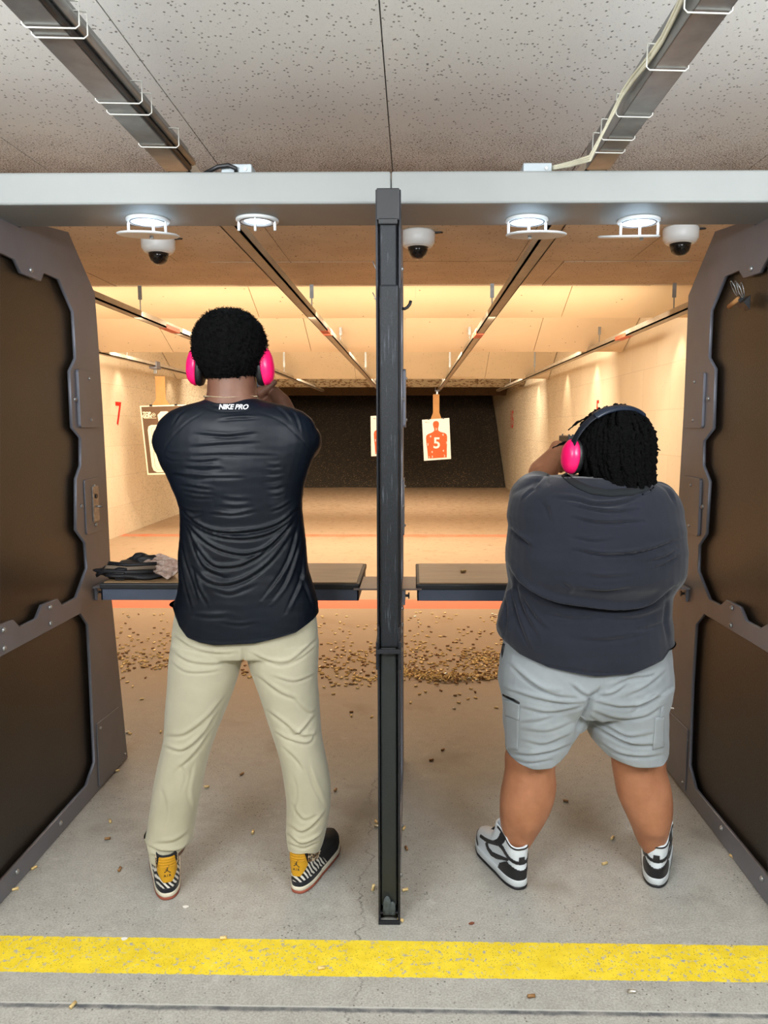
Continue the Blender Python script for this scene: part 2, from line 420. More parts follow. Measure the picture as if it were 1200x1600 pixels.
for i, (a, b) in enumerate(((XL-.1, -2.2), (-2.2, -1.3), (-1.3, -.16), (-.16, .95), (.95, 1.75), (1.75, XR+.1))):
    mb2.box((a+.002, YX+(.004 if a < -.5 else .014), ZC+(.002 if i % 2 else -.002)), (b-.002, YC_END, ZC+.02))
mb.box((XL-.2, -2.6, ZC+.021), (XR+1.2, YC_END, ZC+.05))
struct(mb.build('ceiling', M_ceil)); struct(mb2.build('ceiling', M_ceil2))
struct(MB().box((XL-.2, -2.6, 0), (XL, 24, 3.4)).build('wall_left', M_wall))
# right wall: range part, and its stub beside the booths
struct(MB().box((XR, 2.9, 0), (XR+.2, 24, 3.4)).box((XR, 2.9, 0), (4.2, 3.1, 3.4)).build('wall_right', M_wall))
struct(MB().box((4.0, -2.6, 0), (4.2, 3.0, 3.4)).build('wall_right', M_wall_c))
struct(MB().box((XL-.2, -2.8, 0), (4.2, -2.6, 3.4)).build('wall_back', M_wall_c))
struct(MB().box((XL-.2, 23.8, 0), (XR+.2, 24, 3.4)).build('wall_front', M_wall_c))
struct(MB().box((XL-.2, YC_END+.02, 3.3), (XR+.2, 24, 3.4)).build('ceiling', M_baf[1]))

# lane numbers painted on the walls
def wall_num(s, px, py, X, h, label, side):
    c = PX(px, py, X); me = text_mesh(s, h/.72, .001, .006)
    if side < 0: place_mesh(me, (X+.003, c[1], c[2]), (0, 1, 0), (0, 0, 1))
    else: place_mesh(me, (X-.003, c[1], c[2]), (0, -1, 0), (0, 0, 1))
    tag(link('lane_number', me, M_red), label, 'number')
wall_num('7', 185, 648, XL, .31, 'red number seven painted on the left block wall', -1)
wall_num('5', 934, 641, XR, .22, 'red number on the right block wall just above the seated-height dreadlocks of the right shooter'.replace('seated-height ', ''), 1)
wall_num('15', 800, 657, XR, .40, 'faded red number far down the right block wall near the bullet trap', 1)

# berm of crumb rubber (bullet trap)
TB = PZ(640, 762, 0)[1]
bx = np.linspace(XL+.03, XR-.03, 60); by = np.linspace(0, 1, 26); V = []; Fq = []
for j, t in enumerate(by):
    for i, x in enumerate(bx):
        V.append((x, TB+t*4.6+.05*sin(x*3+t*7), -.02+ 3.0*t**.9 + .025*sin(x*5.1+t*11)*sin(x*2.3)))
for j in range(len(by)-1):
    for i in range(len(bx)-1):
        k = j*len(bx)+i; Fq.append((k, k+1, k+1+len(bx), k+len(bx)))
o = MB().geo(V, Fq).build('rubber_berm', M_rubber, None, True); tag(o, 'dark sloping berm of shredded rubber at the far end of the range', 'bullet trap', None, 'stuff')

# ceiling baffles
BF = [(PY(640, 447, YC_END+.12), PY(640, 497, YC_END+.55)), (PY(640, 488, 7.75), PY(640, 550, 8.45)),
      (PY(640, 538, 12.1), PY(640, 592, 13.0)), (PY(640, 584, 15.3), PY(640, 605, 15.9)), (PY(640, 598, 18.3), PY(640, 618, 18.9))]
blab = ['nearest cream ceiling baffle, right behind the sooty ceiling edge', 'second cream ceiling baffle down the range', 'third ceiling baffle, with a shot-up lower edge',
        'fourth ceiling baffle, grey and peeling', 'farthest dark ceiling baffle above the rubber berm']
for i, (a, b) in enumerate(BF):
    y0, z0, y1, z1 = a[1], a[2], b[1], b[2]
    dy, dz = y1-y0, z1-z0; L = sqrt(dy*dy+dz*dz); n = (-dz/L*.03, dy/L*.03)
    if i: y0 -= dy*.6; z0 -= dz*.6
    r = empty('ceiling_baffle', (0, y0, z0), blab[i], 'baffle', 'ceiling baffles')
    cuts = [XL+.01, -2.9+.3*i, -1.25+.15*i, .02-.1*i, 1.2+.1*(i % 2), XR-.01]
    for k in range(5):
        x0, x1 = cuts[k]+.003, cuts[k+1]-.003
        MB().geo([(x0, y0, z0), (x1, y0, z0), (x1, y1, z1), (x0, y1, z1), (x0, y0+n[0], z0+n[1]), (x1, y0+n[0], z0+n[1]), (x1, y1+n[0], z1+n[1]), (x0, y1+n[0], z1+n[1])],
                 [(0, 1, 2, 3), (7, 6, 5, 4), (0, 4, 5, 1), (1, 5, 6, 2), (2, 6, 7, 3), (3, 7, 4, 0)]).build('board', M_baf[i], r)
    for x in (-2.6, -.35, 1.45):
        MB().box((x-.02, y0+.05, z0-.02), (x+.02, y0+.09, 3.3)).build('hanger', M_galv, r)

# target carrier rails with hangers
ZR = EYE+.80
def rail_x(px, py): d = ray(px, py); return d[0]/d[2]*.80
RX = [-3.42, -2.02, PY(355, 360, 2.62)[0], PY(868, 365, 2.62)[0], 1.90]
RX[2] = rail_x(474, 482); RX[3] = rail_x(775, 487)
rl = ['overhead rail with the bent carrier, nearest the left block wall', 'bright overhead rail reaching from the left booth behind the taller shooter', 'overhead target rail of the left booth',
      'overhead target rail of the right booth', 'overhead rail running along the right block wall']
HG = {0: [7.0, 9.3], 1: [5.8, 8.0, 12.2], 2: [5.75, 8.0, 12.2, 15.2], 3: [5.75, 8.0, 12.2, 15.2], 4: [5.75, 8.0, 12.2, 15.2]}
for i, x in enumerate(RX):
    r = empty('carrier_rail', (x, 3, ZR), rl[i], 'rail', 'target carrier rails')
    y0 = 2.52 if i in (2, 3) else 3.45; y1 = 17.4
    if i in (0, 1): y0 = 3.2
    w = .032
    m = MB(); m.box((x-w, y0, ZR), (x+w, y1, ZR+.012)); m.box((x-w, y0, ZR), (x-w+.006, y1, ZR+.05)); m.box((x+w-.006, y0, ZR), (x+w, y1, ZR+.05))
    m.build('rail_profile', M_rail, r)
    for y in HG[i]:
        zt = 2.5 if y < 5.7 else 3.3
        MB().tube([(x, y, ZR+.03), (x, y, ZR+.16)], .005, 6).box((x-.014, y-.004, ZR+.14), (x+.014, y+.004, zt)).build('hanger', M_galv, r)
    # coloured tape mark
    if i in (1, 2, 3, 4): MB().box((x-w-.002, 6.1+.2*i, ZR-.002), (x+w+.002, 6.45+.2*i, ZR+.03)).build('tape_mark', mat('red_tape', srgb(196, 96, 70), .6), r)
M_tie = mat('nylon_tie', srgb(190, 190, 182), .5)
# near parts of the two lane rails, in front of the beam, with conduits and ties
def near_rail(x, side, label):
    r = empty('ceiling_channel', (x, 1.5, ZR), label, 'steel channel', 'steel channels above the viewer')
    y0, y1 = .75, 2.51
    m = MB(); w = .036
    m.box((x-w, y0, ZR), (x+w, y1, ZR+.004)).box((x-w, y0, ZR), (x-w+.004, y1, ZR+.07)).box((x+w-.004, y0, ZR), (x+w, y1, ZR+.07))
    m.build('channel', M_galv, r, bevel=.002)
    if side < 0:
        MB().tube([(x+w+.012, y0, ZR+.028), (x+w+.012, y1, ZR+.028)], .011, 12).build('conduit', M_galv, r, True)
        MB().tube([(x+w+.002, y0, ZR+.012), (x+w+.002, 1.5, ZR+.008), (x+w+.002, y1, ZR+.012)], .008, 8).build('black_cable', M_cable_k, r, True)
    else:
        pts = [(x-w-.008+.006*sin(k*1.3), y0+(y1-.47-y0)*k/14, ZR+.035+.008*sin(k*.9)) for k in range(15)]
        for d in (0, .007, -.007):
            MB().tube([(p[0]-abs(d)*.3, p[1], p[2]+d) for p in pts]+[tuple(PY(922, 247+d*500, 2.14)), tuple(PY(893, 256+d*400, 2.27)), tuple(PY(866, 262+d*300, 2.36)), tuple(PY(850, 264+d*300, 2.38))], .0035, 6).build('cream_cable', M_cable_w, r, True)
    for y in ((1.62, 1.66, 1.98, 2.05, 2.28) if side < 0 else (1.58, 1.82, 2.08, 2.24, 2.34)):
        a, b, c, d = x-w-.004-(.014 if side > 0 else 0), x+w+.004+(.03 if side < 0 else 0), ZR-.004, ZR+.05
        MB().tube([(a, y, d), (a-.001, y+.003, c+.006), (a+.006, y+.004, c), (b-.006, y+.01, c), (b+.001, y+.011, c+.006), (b, y+.014, d), (a, y, d)], .0017, 6).build('zip_tie', M_tie, r, True)
    return r
near_rail(RX[2], -1, 'grey steel channel with black cable and zip ties, upper left of the view')
near_rail(RX[3], 1, 'grey steel channel with cream cables and zip ties, upper right of the view')

# ================================================================== header beam
BY0 = 2.30; BZ0 = PY(611, 318, BY0)[2]; BZ1 = PY(611, 267, BY0)[2]; BXs = PY(611, 290, BY0)[0]; BY1 = PZ(600, 353, BZ0)[1]
for lo, hi, lab in ((-2.4, BXs-.001, 'left half of the pale grey header beam over the booths'), (BXs+.001, 2.25, 'right half of the pale grey header beam over the booths')):
    o = MB().box((lo, BY0, BZ0), (hi, BY1, BZ1)).build('header_beam', M_beam, None, False, .006, ((lo+hi)/2, 2.45, BZ0)); tag(o, lab, 'beam', 'header beams')
# downlights
def downlight(px, py, lab, disc, tilt=(0, 0)):
    c = PZ(px, py, BZ0); c = Vector(c)
    r = empty('downlight', c, lab, 'light', 'downlights under the header beam')
    prof = [(.040, -.002), (.042, -.008), (.062, -.009), (.066, -.005), (.066, 0), (.04, 0)]
    MB().lathe([(a, b) for a, b in prof], Matrix.Translation(c), 40, True).build('flange', M_white, r, True)
    MB().lathe([(.0001, -.0045), (.0415, -.0045), (.0415, -.001), (.0001, -.001)], Matrix.Translation(c), 32).build('led_lens', M_led, r, True)
    MB().lathe([(.052, -.0092), (.052, -.0099), (.0545, -.0099), (.0545, -.0092)], Matrix.Translation(c), 32, True).build('groove_ring', M_steel_d, r)
    for a in (200, 340, 80) if not disc else (195, 345, 75):
        q = c+Vector((cos(radians(a))*.062, sin(radians(a))*.05*(-1 if a > 180 else .3), 0))
        if a == 80 or a == 75: q = c+Vector((.004, -.055, 0)) if not disc else c+Vector((.01, .02, 0))
        else: q = c+Vector((cos(radians(a))*.06, -.01, 0))
        L = .046 if disc else (.048 if a == 80 else .036)
        MB().tube([q+Vector((0, 0, -.004)), q+Vector((0, 0, -.012)), q+Vector((0, 0, -.014)), q+Vector((0, 0, -L))], [.003, .003, .0042, .0042], 10).build('post', M_white, r, True)
    if disc:
        dx, rad, z, tx, ty = disc
        M = Matrix.Translation(c+Vector((dx, 0, z))) @ Matrix.Rotation(tx, 4, 'X') @ Matrix.Rotation(ty, 4, 'Y')
        MB().lathe([(.0001, -.004), (rad-.004, -.004), (rad, -.001), (rad, .001), (rad-.004, .003), (.0001, .003)], M, 48).build('glare_disc', M_white, r)
        MB().tube([c+Vector((.01, .0, z-.003)), c+Vector((.01, .0, z-.012))], .006, 10).build('cap_nut', M_white, r, True)
    d = bpy.data.lights.new('led', 'AREA'); d.shape = 'DISK'; d.size = .075; d.energy = .26; d.color = (.62, .80, 1)
    lo = bpy.data.objects.new('led', d); COL.objects.link(lo); lo.location = c+Vector((0, 0, -.006))
downlight(231, 343, 'leftmost of the four glowing downlights, with a tilted glare disc below', (0, .094, -.046, .12, .02))
downlight(402, 343, 'second downlight from the left, the one without a disc', None)
downlight(823, 343, 'third downlight from the left, its glare disc showing a wide underside', (.03, .094, -.046, .115, .0))
downlight(984+14, 344, 'rightmost downlight, its glare disc seen edge-on', (-.03, .094, -.049, .215, -.01))

# ================================================================== booth dividers
XI_L, XI_R, XD = -1.267, 1.090, PY(608, 900, 2.18)[0]
def yz(px, py, X): p = PX(px, py, X); return (p[1], p[2])
def A(x, y): return (x/2.5, 320+y/2.5)
def B(x, y): return (x/2.857, 860+y/2.857)
def R6(x, y): return (780+x/2.581, 340+y/2.581)
def R5(x, y): return (1000+x/2.857, 860+y/2.857)
NE = 2.185
Lout = [A(0, 36), A(267, 108), A(370, 345), A(380, 480), A(400, 780), A(415, 1060), A(432, 1420), (171.5, 925), (175, 940), (199.5, 1184), (154, 1236)]
Lout = [yz(*p, XI_L) for p in Lout]; Lout = [(NE, Lout[0][1]-.01)]+Lout[1:]+[(NE, 0.004)]
Lout[-2] = (Lout[-2][0], .004); Lout[-3] = (Lout[-3][0], .004)
def undertop(L):
    (y0, z0), (y1, z1) = L[1], L[2]; zc = BZ0-.004
    if y0 > BY1: zt = z0; return [(NE, zc), (BY1+.008, zc), (BY1+.008, zt)]+L[1:]
    zt = z0+(z1-z0)*(BY1+.008-y0)/(y1-y0) if y1 > BY1 else z1
    return [(NE, zc), (BY1+.008, zc), (BY1+.008, zt)]+L[2:]
Lout = undertop([Lout[0]]+[yz(*A(0, 36), XI_L)]+Lout[1:])
Lh1 = [A(0, 185), A(60, 212), A(85, 265), A(160, 297), A(172, 265), A(232, 290), A(288, 418), A(298, 600), A(275, 650), A(285, 870), A(318, 910), A(318, 1020), A(300, 1070), A(300, 1270), A(335, 1320), A(342, 1420), A(300, 1535), A(245, 1565), B(258, 218), B(190, 245), B(165, 305), B(90, 343), B(60, 312), B(0, 333)]
Lh2 = [B(0, 475), B(360, 280), B(395, 330), B(405, 500), B(425, 945), B(390, 1050), B(0, 1485)]
def closeh(h, X):
    h = [yz(*p, X) for p in h]; k = NE+.035
    h = [(max(a, k), b) for a, b in h]; return h
Lh1 = closeh(Lh1, XI_L); Lh2 = closeh(Lh2, XI_L)
def nearer(L, lim, to): return [(to if a <= lim+1e-6 else a, b) for a, b in L]
Rout = [R6(1084, -15), R6(870, 57), R6(763, 315), R6(760, 390), R6(745, 760), R6(725, 1110), R6(710, 1470), (1051, 930), (1038, 1199), (1072, 1243)]
Rout = [yz(*p, XI_R) for p in Rout]; Rout = [(NE, Rout[0][1]-.01)]+Rout[1:]+[(NE, .004)]
Rout[-2] = (Rout[-2][0], .004); Rout[-3] = (Rout[-3][0], .004)
Rout = undertop([Rout[0]]+[yz(*R6(1084, -15), XI_R)]+Rout[1:])
Rh1 = [R6(1084, 155), R6(1050, 220), R6(985, 243), R6(965, 212), R6(910, 235), R6(852, 375), R6(843, 565), R6(868, 610), R6(860, 850), R6(822, 900), R6(820, 1000), R6(845, 1065), R6(832, 1275), R6(803, 1320), R6(800, 1425), R6(845, 1540), R6(890, 1565), R5(385, 222), R5(445, 255), R5(470, 315), R5(535, 350), R5(571, 330)]
Rh2 = [R5(571, 455), R5(285, 283), R5(248, 330), R5(230, 600), R5(218, 960), R5(245, 1065), R5(571, 1460)]
Rh1 = closeh(Rh1, XI_R); Rh2 = closeh(Rh2, XI_R)

def booth(name_lab, xc, half, out, h1, h2, plates, switch, sides, edge=False):
    r = empty('booth_divider', (xc, 2.8, 0), name_lab, 'divider', 'booth dividers')
    zt = max(p[1] for p in out); 
    for s in (-1, 1):
        me = curve_plate(out, [h1, h2], .012); me.transform(Matrix(((0, 0, 1, xc+s*half), (1, 0, 0, 0), (0, 1, 0, 0), (0, 0, 0, 1))))
        link('side_frame', me, M_steel, r)
    # armour core: inset outline
    cy = sum(p[0] for p in out)/len(out); cz = sum(p[1] for p in out)/len(out)
    core = [(cy+(p[0]-cy)*.97+.0, cz+(p[1]-cz)*.975) for p in out]; w = half-.03 if half > .045 else .008
    MB().prism(core, 'x', xc-w, xc+w).build('armor_panel', M_panel, r)
    for s in sides:
        xo = xc+s*(half+.006)
        for pl in plates:
            if isinstance(pl, list):
                p = MB().prism(pl, 'x', min(xo, xo+s*.005), max(xo, xo+s*.005)).build('kick_plate', M_steel, r, bevel=.0015)
                for q in (pl[0], pl[2]):
                    cy_, cz_ = sum(a[0] for a in pl)/4, sum(a[1] for a in pl)/4
                    MB().lathe([(.006, 0), (.006, .002), (.004, .005), (.0001, .006)], MM((xo+s*.005, q[0]*.8+cy_*.2, q[1]*.8+cz_*.2), (s, 0, 0)), 10).build('screw', M_screw, p, True)
                continue
            ya, yb, za, zb, th = pl
            n = 6; R_ = .012; poly = []
            for (cx_, cz_, a0) in ((yb-R_, zb-R_, 0), (ya+R_, zb-R_, 90), (ya+R_, za+R_, 180), (yb-R_, za+R_, 270)):
                for k in range(4): a = radians(a0+30*k); poly.append((cx_+R_*cos(a), cz_+R_*sin(a)))
            p = MB().prism(poly, 'x', min(xo, xo+s*th), max(xo, xo+s*th)).build('cover_plate', M_steel, r, bevel=.0015)
            ym = (ya+yb)/2
            for z in (za+.03, zb-.03):
                MB().lathe([(.006, 0), (.006, .002), (.004, .005), (.0001, .006)], MM((xo+s*th, ym, z), (s, 0, 0)), 10).build('screw', M_screw, p, True)
        for (yy, zz) in bolts(h1, h2):
            MB().lathe([(.009, 0), (.009, .002), (.006, .006), (.0001, .008)], MM((xo, yy, zz), (s, 0, 0)), 12).build('bolt', M_screw, r, True)
        if switch:
            y, z = switch; q = MB().box((xo+s*.004, y-.028, z-.07), (xo+s*.009, y+.028, z+.07)).build('switch_plate', mat('worn_switch_plate', srgb(150, 144, 140), .4, .6, .3, 60), r, bevel=.002)
            MB().tube([(xo+s*.008, y, z-.01), (xo+s*.03, y+.008, z-.012)], .004, 8).build('toggle', M_screw, q, True)
            MB().lathe([(.009, 0), (.009, .004), (.0001, .004)], MM((xo+s*.009, y, z+.03), (s, 0, 0)), 12).build('button', M_steel_d, q)
    return r
BOLT_L = [yz(*p, XI_L) for p in ((117, 624), (127, 791), (48, 422), (77.7, 949), (78.8, 974), (5, 984.6), (6, 1013), (26, 1362), (94, 1286))]
BOLT_R = [yz(*p, XI_R) for p in ((1107, 623), (1098, 792), (1174, 420), (1144, 950), (1142, 977), (1128, 1294), (1191, 1373))]
def bolts(h1, h2): return BOLT_R if h1[0] == Rh1[0] or h1[5] == Rh1[5] else BOLT_L
def plate_px(ax, ay, bx_, by_, X):
    a = yz(ax, ay, X); b = yz(bx_, by_, X); ya, yb = min(a[0], b[0]), max(a[0], b[0])
    return ya, yb
def plates_for(defs, X):
    out = []
    for (x0, x1, ytop, ybot, xm, th) in defs:
        ya = yz(x0, (ytop+ybot)/2, X)[0]; yb = yz(x1, (ytop+ybot)/2, X)[0]
        za = yz(xm, ybot, X)[1]; zb = yz(xm, ytop, X)[1]
        out.append((min(ya, yb), max(ya, yb), za, zb, th))
    return out
PLL = plates_for([(120, 152, 580, 668, 137, .011), (132, 160, 747, 832, 147, .005)], XI_L)+[[yz(*p, XI_L) for p in ((150, 1131), (184, 1104), (198, 1182), (154, 1230))]]
PLR = plates_for([(1102, 1075, 585, 669, 1086, .010), (1096, 1069, 745, 833, 1080, .010)], XI_R)+[[yz(*p, XI_R) for p in ((1043, 1108), (1076, 1140), (1072, 1236), (1039, 1196))]]
sw = yz(147, 787, XI_L)
booth('left booth divider, grey steel frame around dark panels beside the taller shooter', XI_L-.026-.006, .026, nearer(Lout, NE, 2.06), nearer(Lh1, NE+.035, 2.12), nearer(Lh2, NE+.035, 2.12), PLL, sw, (1,))
booth('right booth divider, grey steel frame around dark panels beside the shorter shooter', XI_R+.026+.006, .026, nearer(Rout, NE, 2.06), nearer(Rh1, NE+.035, 2.12), nearer(Rh2, NE+.035, 2.12), PLR, None, (-1,))
rc = booth('centre booth divider seen edge-on between the two shooters', XD, .024, Lout, Lh1, Lh2, PLL[:2], None, (-1, 1))
# front edge post of the centre divider
zt = BZ0-.001; z445 = PY(611, 446, 2.145)[2]; z1010 = PY(608, 1010, 2.145)[2]; z346 = PY(611, 346, 2.165)[2]
m = MB()
for s in (-1, 1): m.box((XD+s*.029-.003, 2.127, 0.0), (XD+s*.029+.003, 2.195, z1010+.06))
for s in (-1, 1): m.box((XD+s*.0315-.003, 2.165, z1010), (XD+s*.0315+.003, 2.205, zt))
m.box((XD-.032, 2.12, 0), (XD+.032, 2.127, .012)).box((XD-.03, 2.127, .03), (XD+.03, 2.205, .036))
m.build('edge_channel', M_steel_d, rc, bevel=.001)
MB().box((XD-.031, 2.15, z346), (XD+.031, 2.285, zt)).box((XD-.026, 2.145, z346-.012), (XD+.026, 2.151, z346+.004)).build('top_bracket', M_black, rc, bevel=.003)
MB().box((XD-.022, 2.155, z445-.01), (XD+.022, 2.195, z346)).build('upper_sleeve', M_tube, rc, bevel=.004)
MB().box((XD-.026+.003, 2.127, z1010), (XD+.026+.003, 2.195, z445)).build('padded_sleeve', M_tube, rc, bevel=.006)
MB().box((XD-.024, 2.133, .05), (XD+.022, 2.195, z1010)).build('lower_sleeve', mat('worn_black_rubber', srgb(30, 34, 33), .55, 0, .2, 14, .3, 200), rc, bevel=.005)
m = MB().box((XD-.036, 2.11, z1010-.012), (XD+.036, 2.12, z1010)).box((XD-.036, 2.115, z1010-.06), (XD-.030, 2.205, z1010+.02)).box((XD+.030, 2.115, z1010-.06), (XD+.036, 2.205, z1010+.02))
m.build('collar_bracket', M_steel_d, rc, bevel=.001)
# torn rubber at the foot of the post
V = []
for k in range(9):
    a = k/8; V.append((XD-.022+.042*a, 2.123, .04+.03*abs(sin(a*9))))
MB().box((XD-.018, 2.121, .03), (XD+.018, 2.135, .065)).ball((XD-.006, 2.123, .06), (.012, .006, .03)).ball((XD+.009, 2.123, .05), (.010, .006, .022)).build('torn_padding', mat('torn_rubber', srgb(62, 70, 72), .6, 0, .35, 60, .5, 150), rc, True)
# coat hook on the right of the centre divider, bulldog clips on its left
hk = Vector(PY(628, 482, 2.285))
MB().tube([hk, hk+Vector((.008, 0, -.001)), hk+Vector((.016, 0, .003)), hk+Vector((.023, 0, .012)), hk+Vector((.026, 0, .022))], .0045, 10).build('coat_hook', M_black, rc, True)
def bulldog(p, s, lab, nrm, width=.03, name='bulldog_clip', grp='bulldog clips'):
    """spring clip: black triangular body, two wire handles; nrm = outward direction (x)"""
    r = empty(name, p, lab, 'clip', grp); p = Vector(p)
    m = MB(); w = width
    m.geo([p+Vector((0, -w/2, -.018*s)), p+Vector((nrm*.016*s, -w/2, 0)), p+Vector((0, -w/2, .016*s)), p+Vector((0, w/2, -.018*s)), p+Vector((nrm*.016*s, w/2, 0)), p+Vector((0, w/2, .016*s))],
          [(0, 1, 2), (5, 4, 3), (0, 3, 4, 1), (1, 4, 5, 2), (2, 5, 3, 0)])
    m.build('clip_body', M_black, r, bevel=.001)
    for d in (-.3, .35):
        pts = [p+Vector((nrm*(.010+.020*t)*s + d*.01*s, (-w*.25+w*.5*(k % 2)*0), .004+t*.03*s)) for k, t in enumerate((0, .3, .6, .85, 1))]
        loop = []
        for k in range(13):
            a = 2*pi*k/12; loop.append(p+Vector((nrm*(.012+.004*d)*s+nrm*.012*s*(1-cos(a))*.5*(1+d), sin(a)*w*.28, .012*s+.017*s*(1-cos(a)))))
        MB().tube(loop, .0014, 6).build('wire_handle', M_galv, r, True)
    return r
bulldog(PX(1160, 470, XI_R-.001)+np.array([0, 0, 0]), 1.4, 'black bulldog clip holding a cardboard scrap on the right divider', -1, .035)
bulldog(PX(1169, 473, XI_R-.001), 1.4, 'black bulldog clip on the right divider, beside the clip with the cardboard', -1, .035)
q = Vector(PX(1148, 473, XI_R-.02)); 
mm_ = MB().tube([q+Vector((0, .045, -.006)), q+Vector((0, -.03, .008))], .008, 10); tag(mm_.build('cardboard_scrap', M_card, None, True), 'small rolled cardboard scrap held by a clip on the right divider', 'cardboard')
bulldog(PY(600, 437, 2.28), 1.1, 'upper wire-handled clip on the left side of the centre divider', -1, .03)
bulldog(PY(600, 485, 2.28), 1.1, 'lower wire-handled clip on the left side of the centre divider', -1, .03)

# ================================================================== shelves
M_shelfpad = mat('shelf_black_pad', srgb(28, 29, 33), .5, 0, .1, 20)
M_apron = mat('shelf_apron_blue_grey', srgb(84, 92, 110), .45, .3, .06, 8)
def top_mat():
    t = NT('shelf_laminate'); p = t.pos(); n = t.noise(t.scale(p, 1, 6, 1), 6, 5); base = t.ramp(n, [(.3, srgb(150, 120, 86)), (.7, srgb(172, 140, 102))])
    t.color(base); t.set(.4, 0, .5); return t.m
M_top = top_mat(); M_bar = mat('shelf_bar_steel', srgb(118, 104, 100), .4, .4)
YS = 2.64; ZS = PY(700, 912, YS)[2]
def shelf(x0, x1, lab, flip):
    r = empty('shooting_shelf', ((x0+x1)/2, 2.9, ZS), lab, 'shelf', 'shooting shelves')
    y0, y1 = YS, PZ(700, 880, ZS)[1]
    MB().box((x0+.004, y0+.002, ZS-.062), (x1-.004, y0+.01, ZS-.022)).box((x0+.004, y0+.002, ZS-.062), (x0+.01, y1, ZS-.022)).box((x1-.01, y0+.002, ZS-.062), (x1-.004, y1, ZS-.022)).build('apron', M_apron, r, bevel=.001)
    MB().box((x0, y0-.004, ZS-.022), (x1, y1, ZS-.002)).build('padded_edge', M_shelfpad, r, bevel=.004)
    MB().box((x0+.012, y0+.012, ZS-.003), (x1-.012, y1-.012, ZS+.001)).build('tabletop', M_top, r)
    return r
sl = PY(156, 930, YS)[0]; sr = PY(562, 930, YS)[0]
S1 = shelf(sl, sr, 'left shooting shelf, carrying the black bag and plastic pouch', 0)
s2l = PY(650, 930, YS)[0]
S2 = shelf(s2l, PY(1047, 930, YS)[0], 'right shooting shelf, in front of the shorter shooter', 0)
YB0, YB1 = PZ(580, 921, ZS-.017)[1], PZ(580, 902, ZS-.017)[1]
def shelf_bar(x0, x1, r):
    MB().box((x0, YB0, ZS-.02), (x1, YB1, ZS-.014)).build('support_bar', M_bar, r, bevel=.001)
shelf_bar(sr-.02, XD-.03, S1); shelf_bar(XD+.03, s2l+.02, S2); pass
for x, s, r in ((XD-.03, -1, S1), (XD+.03, 1, S2), (XI_L, 1, S1), (XI_R, -1, S2)):
    ya, yb = (YB0+.01, YB1) if abs(x) < .5 else (2.99, 3.13)
    zb_ = ZS-.02 if abs(x) < .5 else PX(147, 917, XI_L)[2]
    b = MB().box((min(x, x+s*.012), ya, zb_-.055), (max(x, x+s*.012), yb, zb_)).build('wall_bracket', M_steel, r, bevel=.001)
    MB().tube([(x+s*.012, ya+.02, zb_-.025), (x+s*.022, ya+.02, zb_-.025)], .005, 8).lathe([(.011, 0), (.011, .005), (.0001, .005)], MM((x+s*.022, ya+.02, zb_-.025), (s, 0, 0)), 6).build('wing_bolt', M_steel_d, b)
# gusset plates at the outer walls
ZG = PX(147, 917, XI_L)[2]
for x, s, r in ((XI_L, 1, S1), (XI_R, -1, S2)):
    MB().prism([(x+s*.007, 2.96), (x+s*.15, 3.02), (x+s*.15, 3.16), (x+s*.007, 3.16)], 'z', ZG, ZG+.006).build('gusset', M_steel, r)

# ================================================================== dome cameras
def dome(px, py, lab):
    c = Vector(PZ(px, py, ZC)); r = empty('dome_camera', c, lab, 'camera', 'ceiling dome cameras')
    T = Matrix.Translation(c)
    MB().lathe([(.088, 0), (.092, -.01), (.090, -.055), (.078, -.075), (.072, -.080), (.055, -.082), (.0001, -.082)], T, 40).build('housing', M_white, r, True)
    MB().lathe([(.062, -.079), (.062, -.083), (.052, -.083), (.052, -.079)], T, 40, True).build('trim_ring', mat('trim_plastic', srgb(205, 200, 192), .5), r, True)
    MB().lathe([(.054, -.080), (.052, -.10), (.044, -.122), (.028, -.137), (.012, -.143), (.0001, -.144)], T, 32).build('dome', M_domeglass, r, True)
    MB().lathe([(.014, 0), (.014, .012), (.0001, .012)], MM(c+Vector((0, -.035, -.125)), (0, -.5, -.6)), 12).build('lens', M_black, r)
    MB().tube([c+Vector((.088, 0, -.005)), c+Vector((.12, .0, -.002)), c+Vector((.13, .01, 0))], .007, 6).build('cable_tail', M_cable_k, r)
dome(247, 372, 'dome camera half hidden behind the leftmost downlight disc')
dome(653, 362, 'middle dome camera, just right of the centre divider')
dome(1064, 356, 'rightmost dome camera, next to the right booth divider')

# junction boxes above the beam
def jbox(px, py, w, lab, cab):
    c = Vector(PY(px, py, 2.37)); r = empty('junction_box', c, lab, 'box', 'junction boxes on the beam')
    h = c.z-BZ1; c.z = BZ1
    MB().box((c.x-w, 2.345, BZ1), (c.x+w, 2.42, BZ1+.036)).build('box_body', M_boxgrey, r, bevel=.003)
    MB().lathe([(.005, 0), (.005, .003), (.0001, .003)], MM((c.x+w*.6, 2.345, BZ1+.02), (0, -1, 0)), 8).build('screw', M_screw, r)
    if cab:
        MB().tube([(c.x-.09, 2.335, BZ1+.006), (c.x-.05, 2.332, BZ1+.024), (c.x-.02, 2.332, BZ1+.028), (c.x+.0, 2.335, BZ1+.02), (c.x+.0, 2.343, BZ1+.01)], .0065, 8).build('black_cable', M_cable_k, r, True)
jbox(372, 262, .045, 'grey junction box with a black cable, on the beam over the left booth', True)
jbox(838, 262, .042, 'grey junction box on the beam over the right booth, beside the cream cables', False)
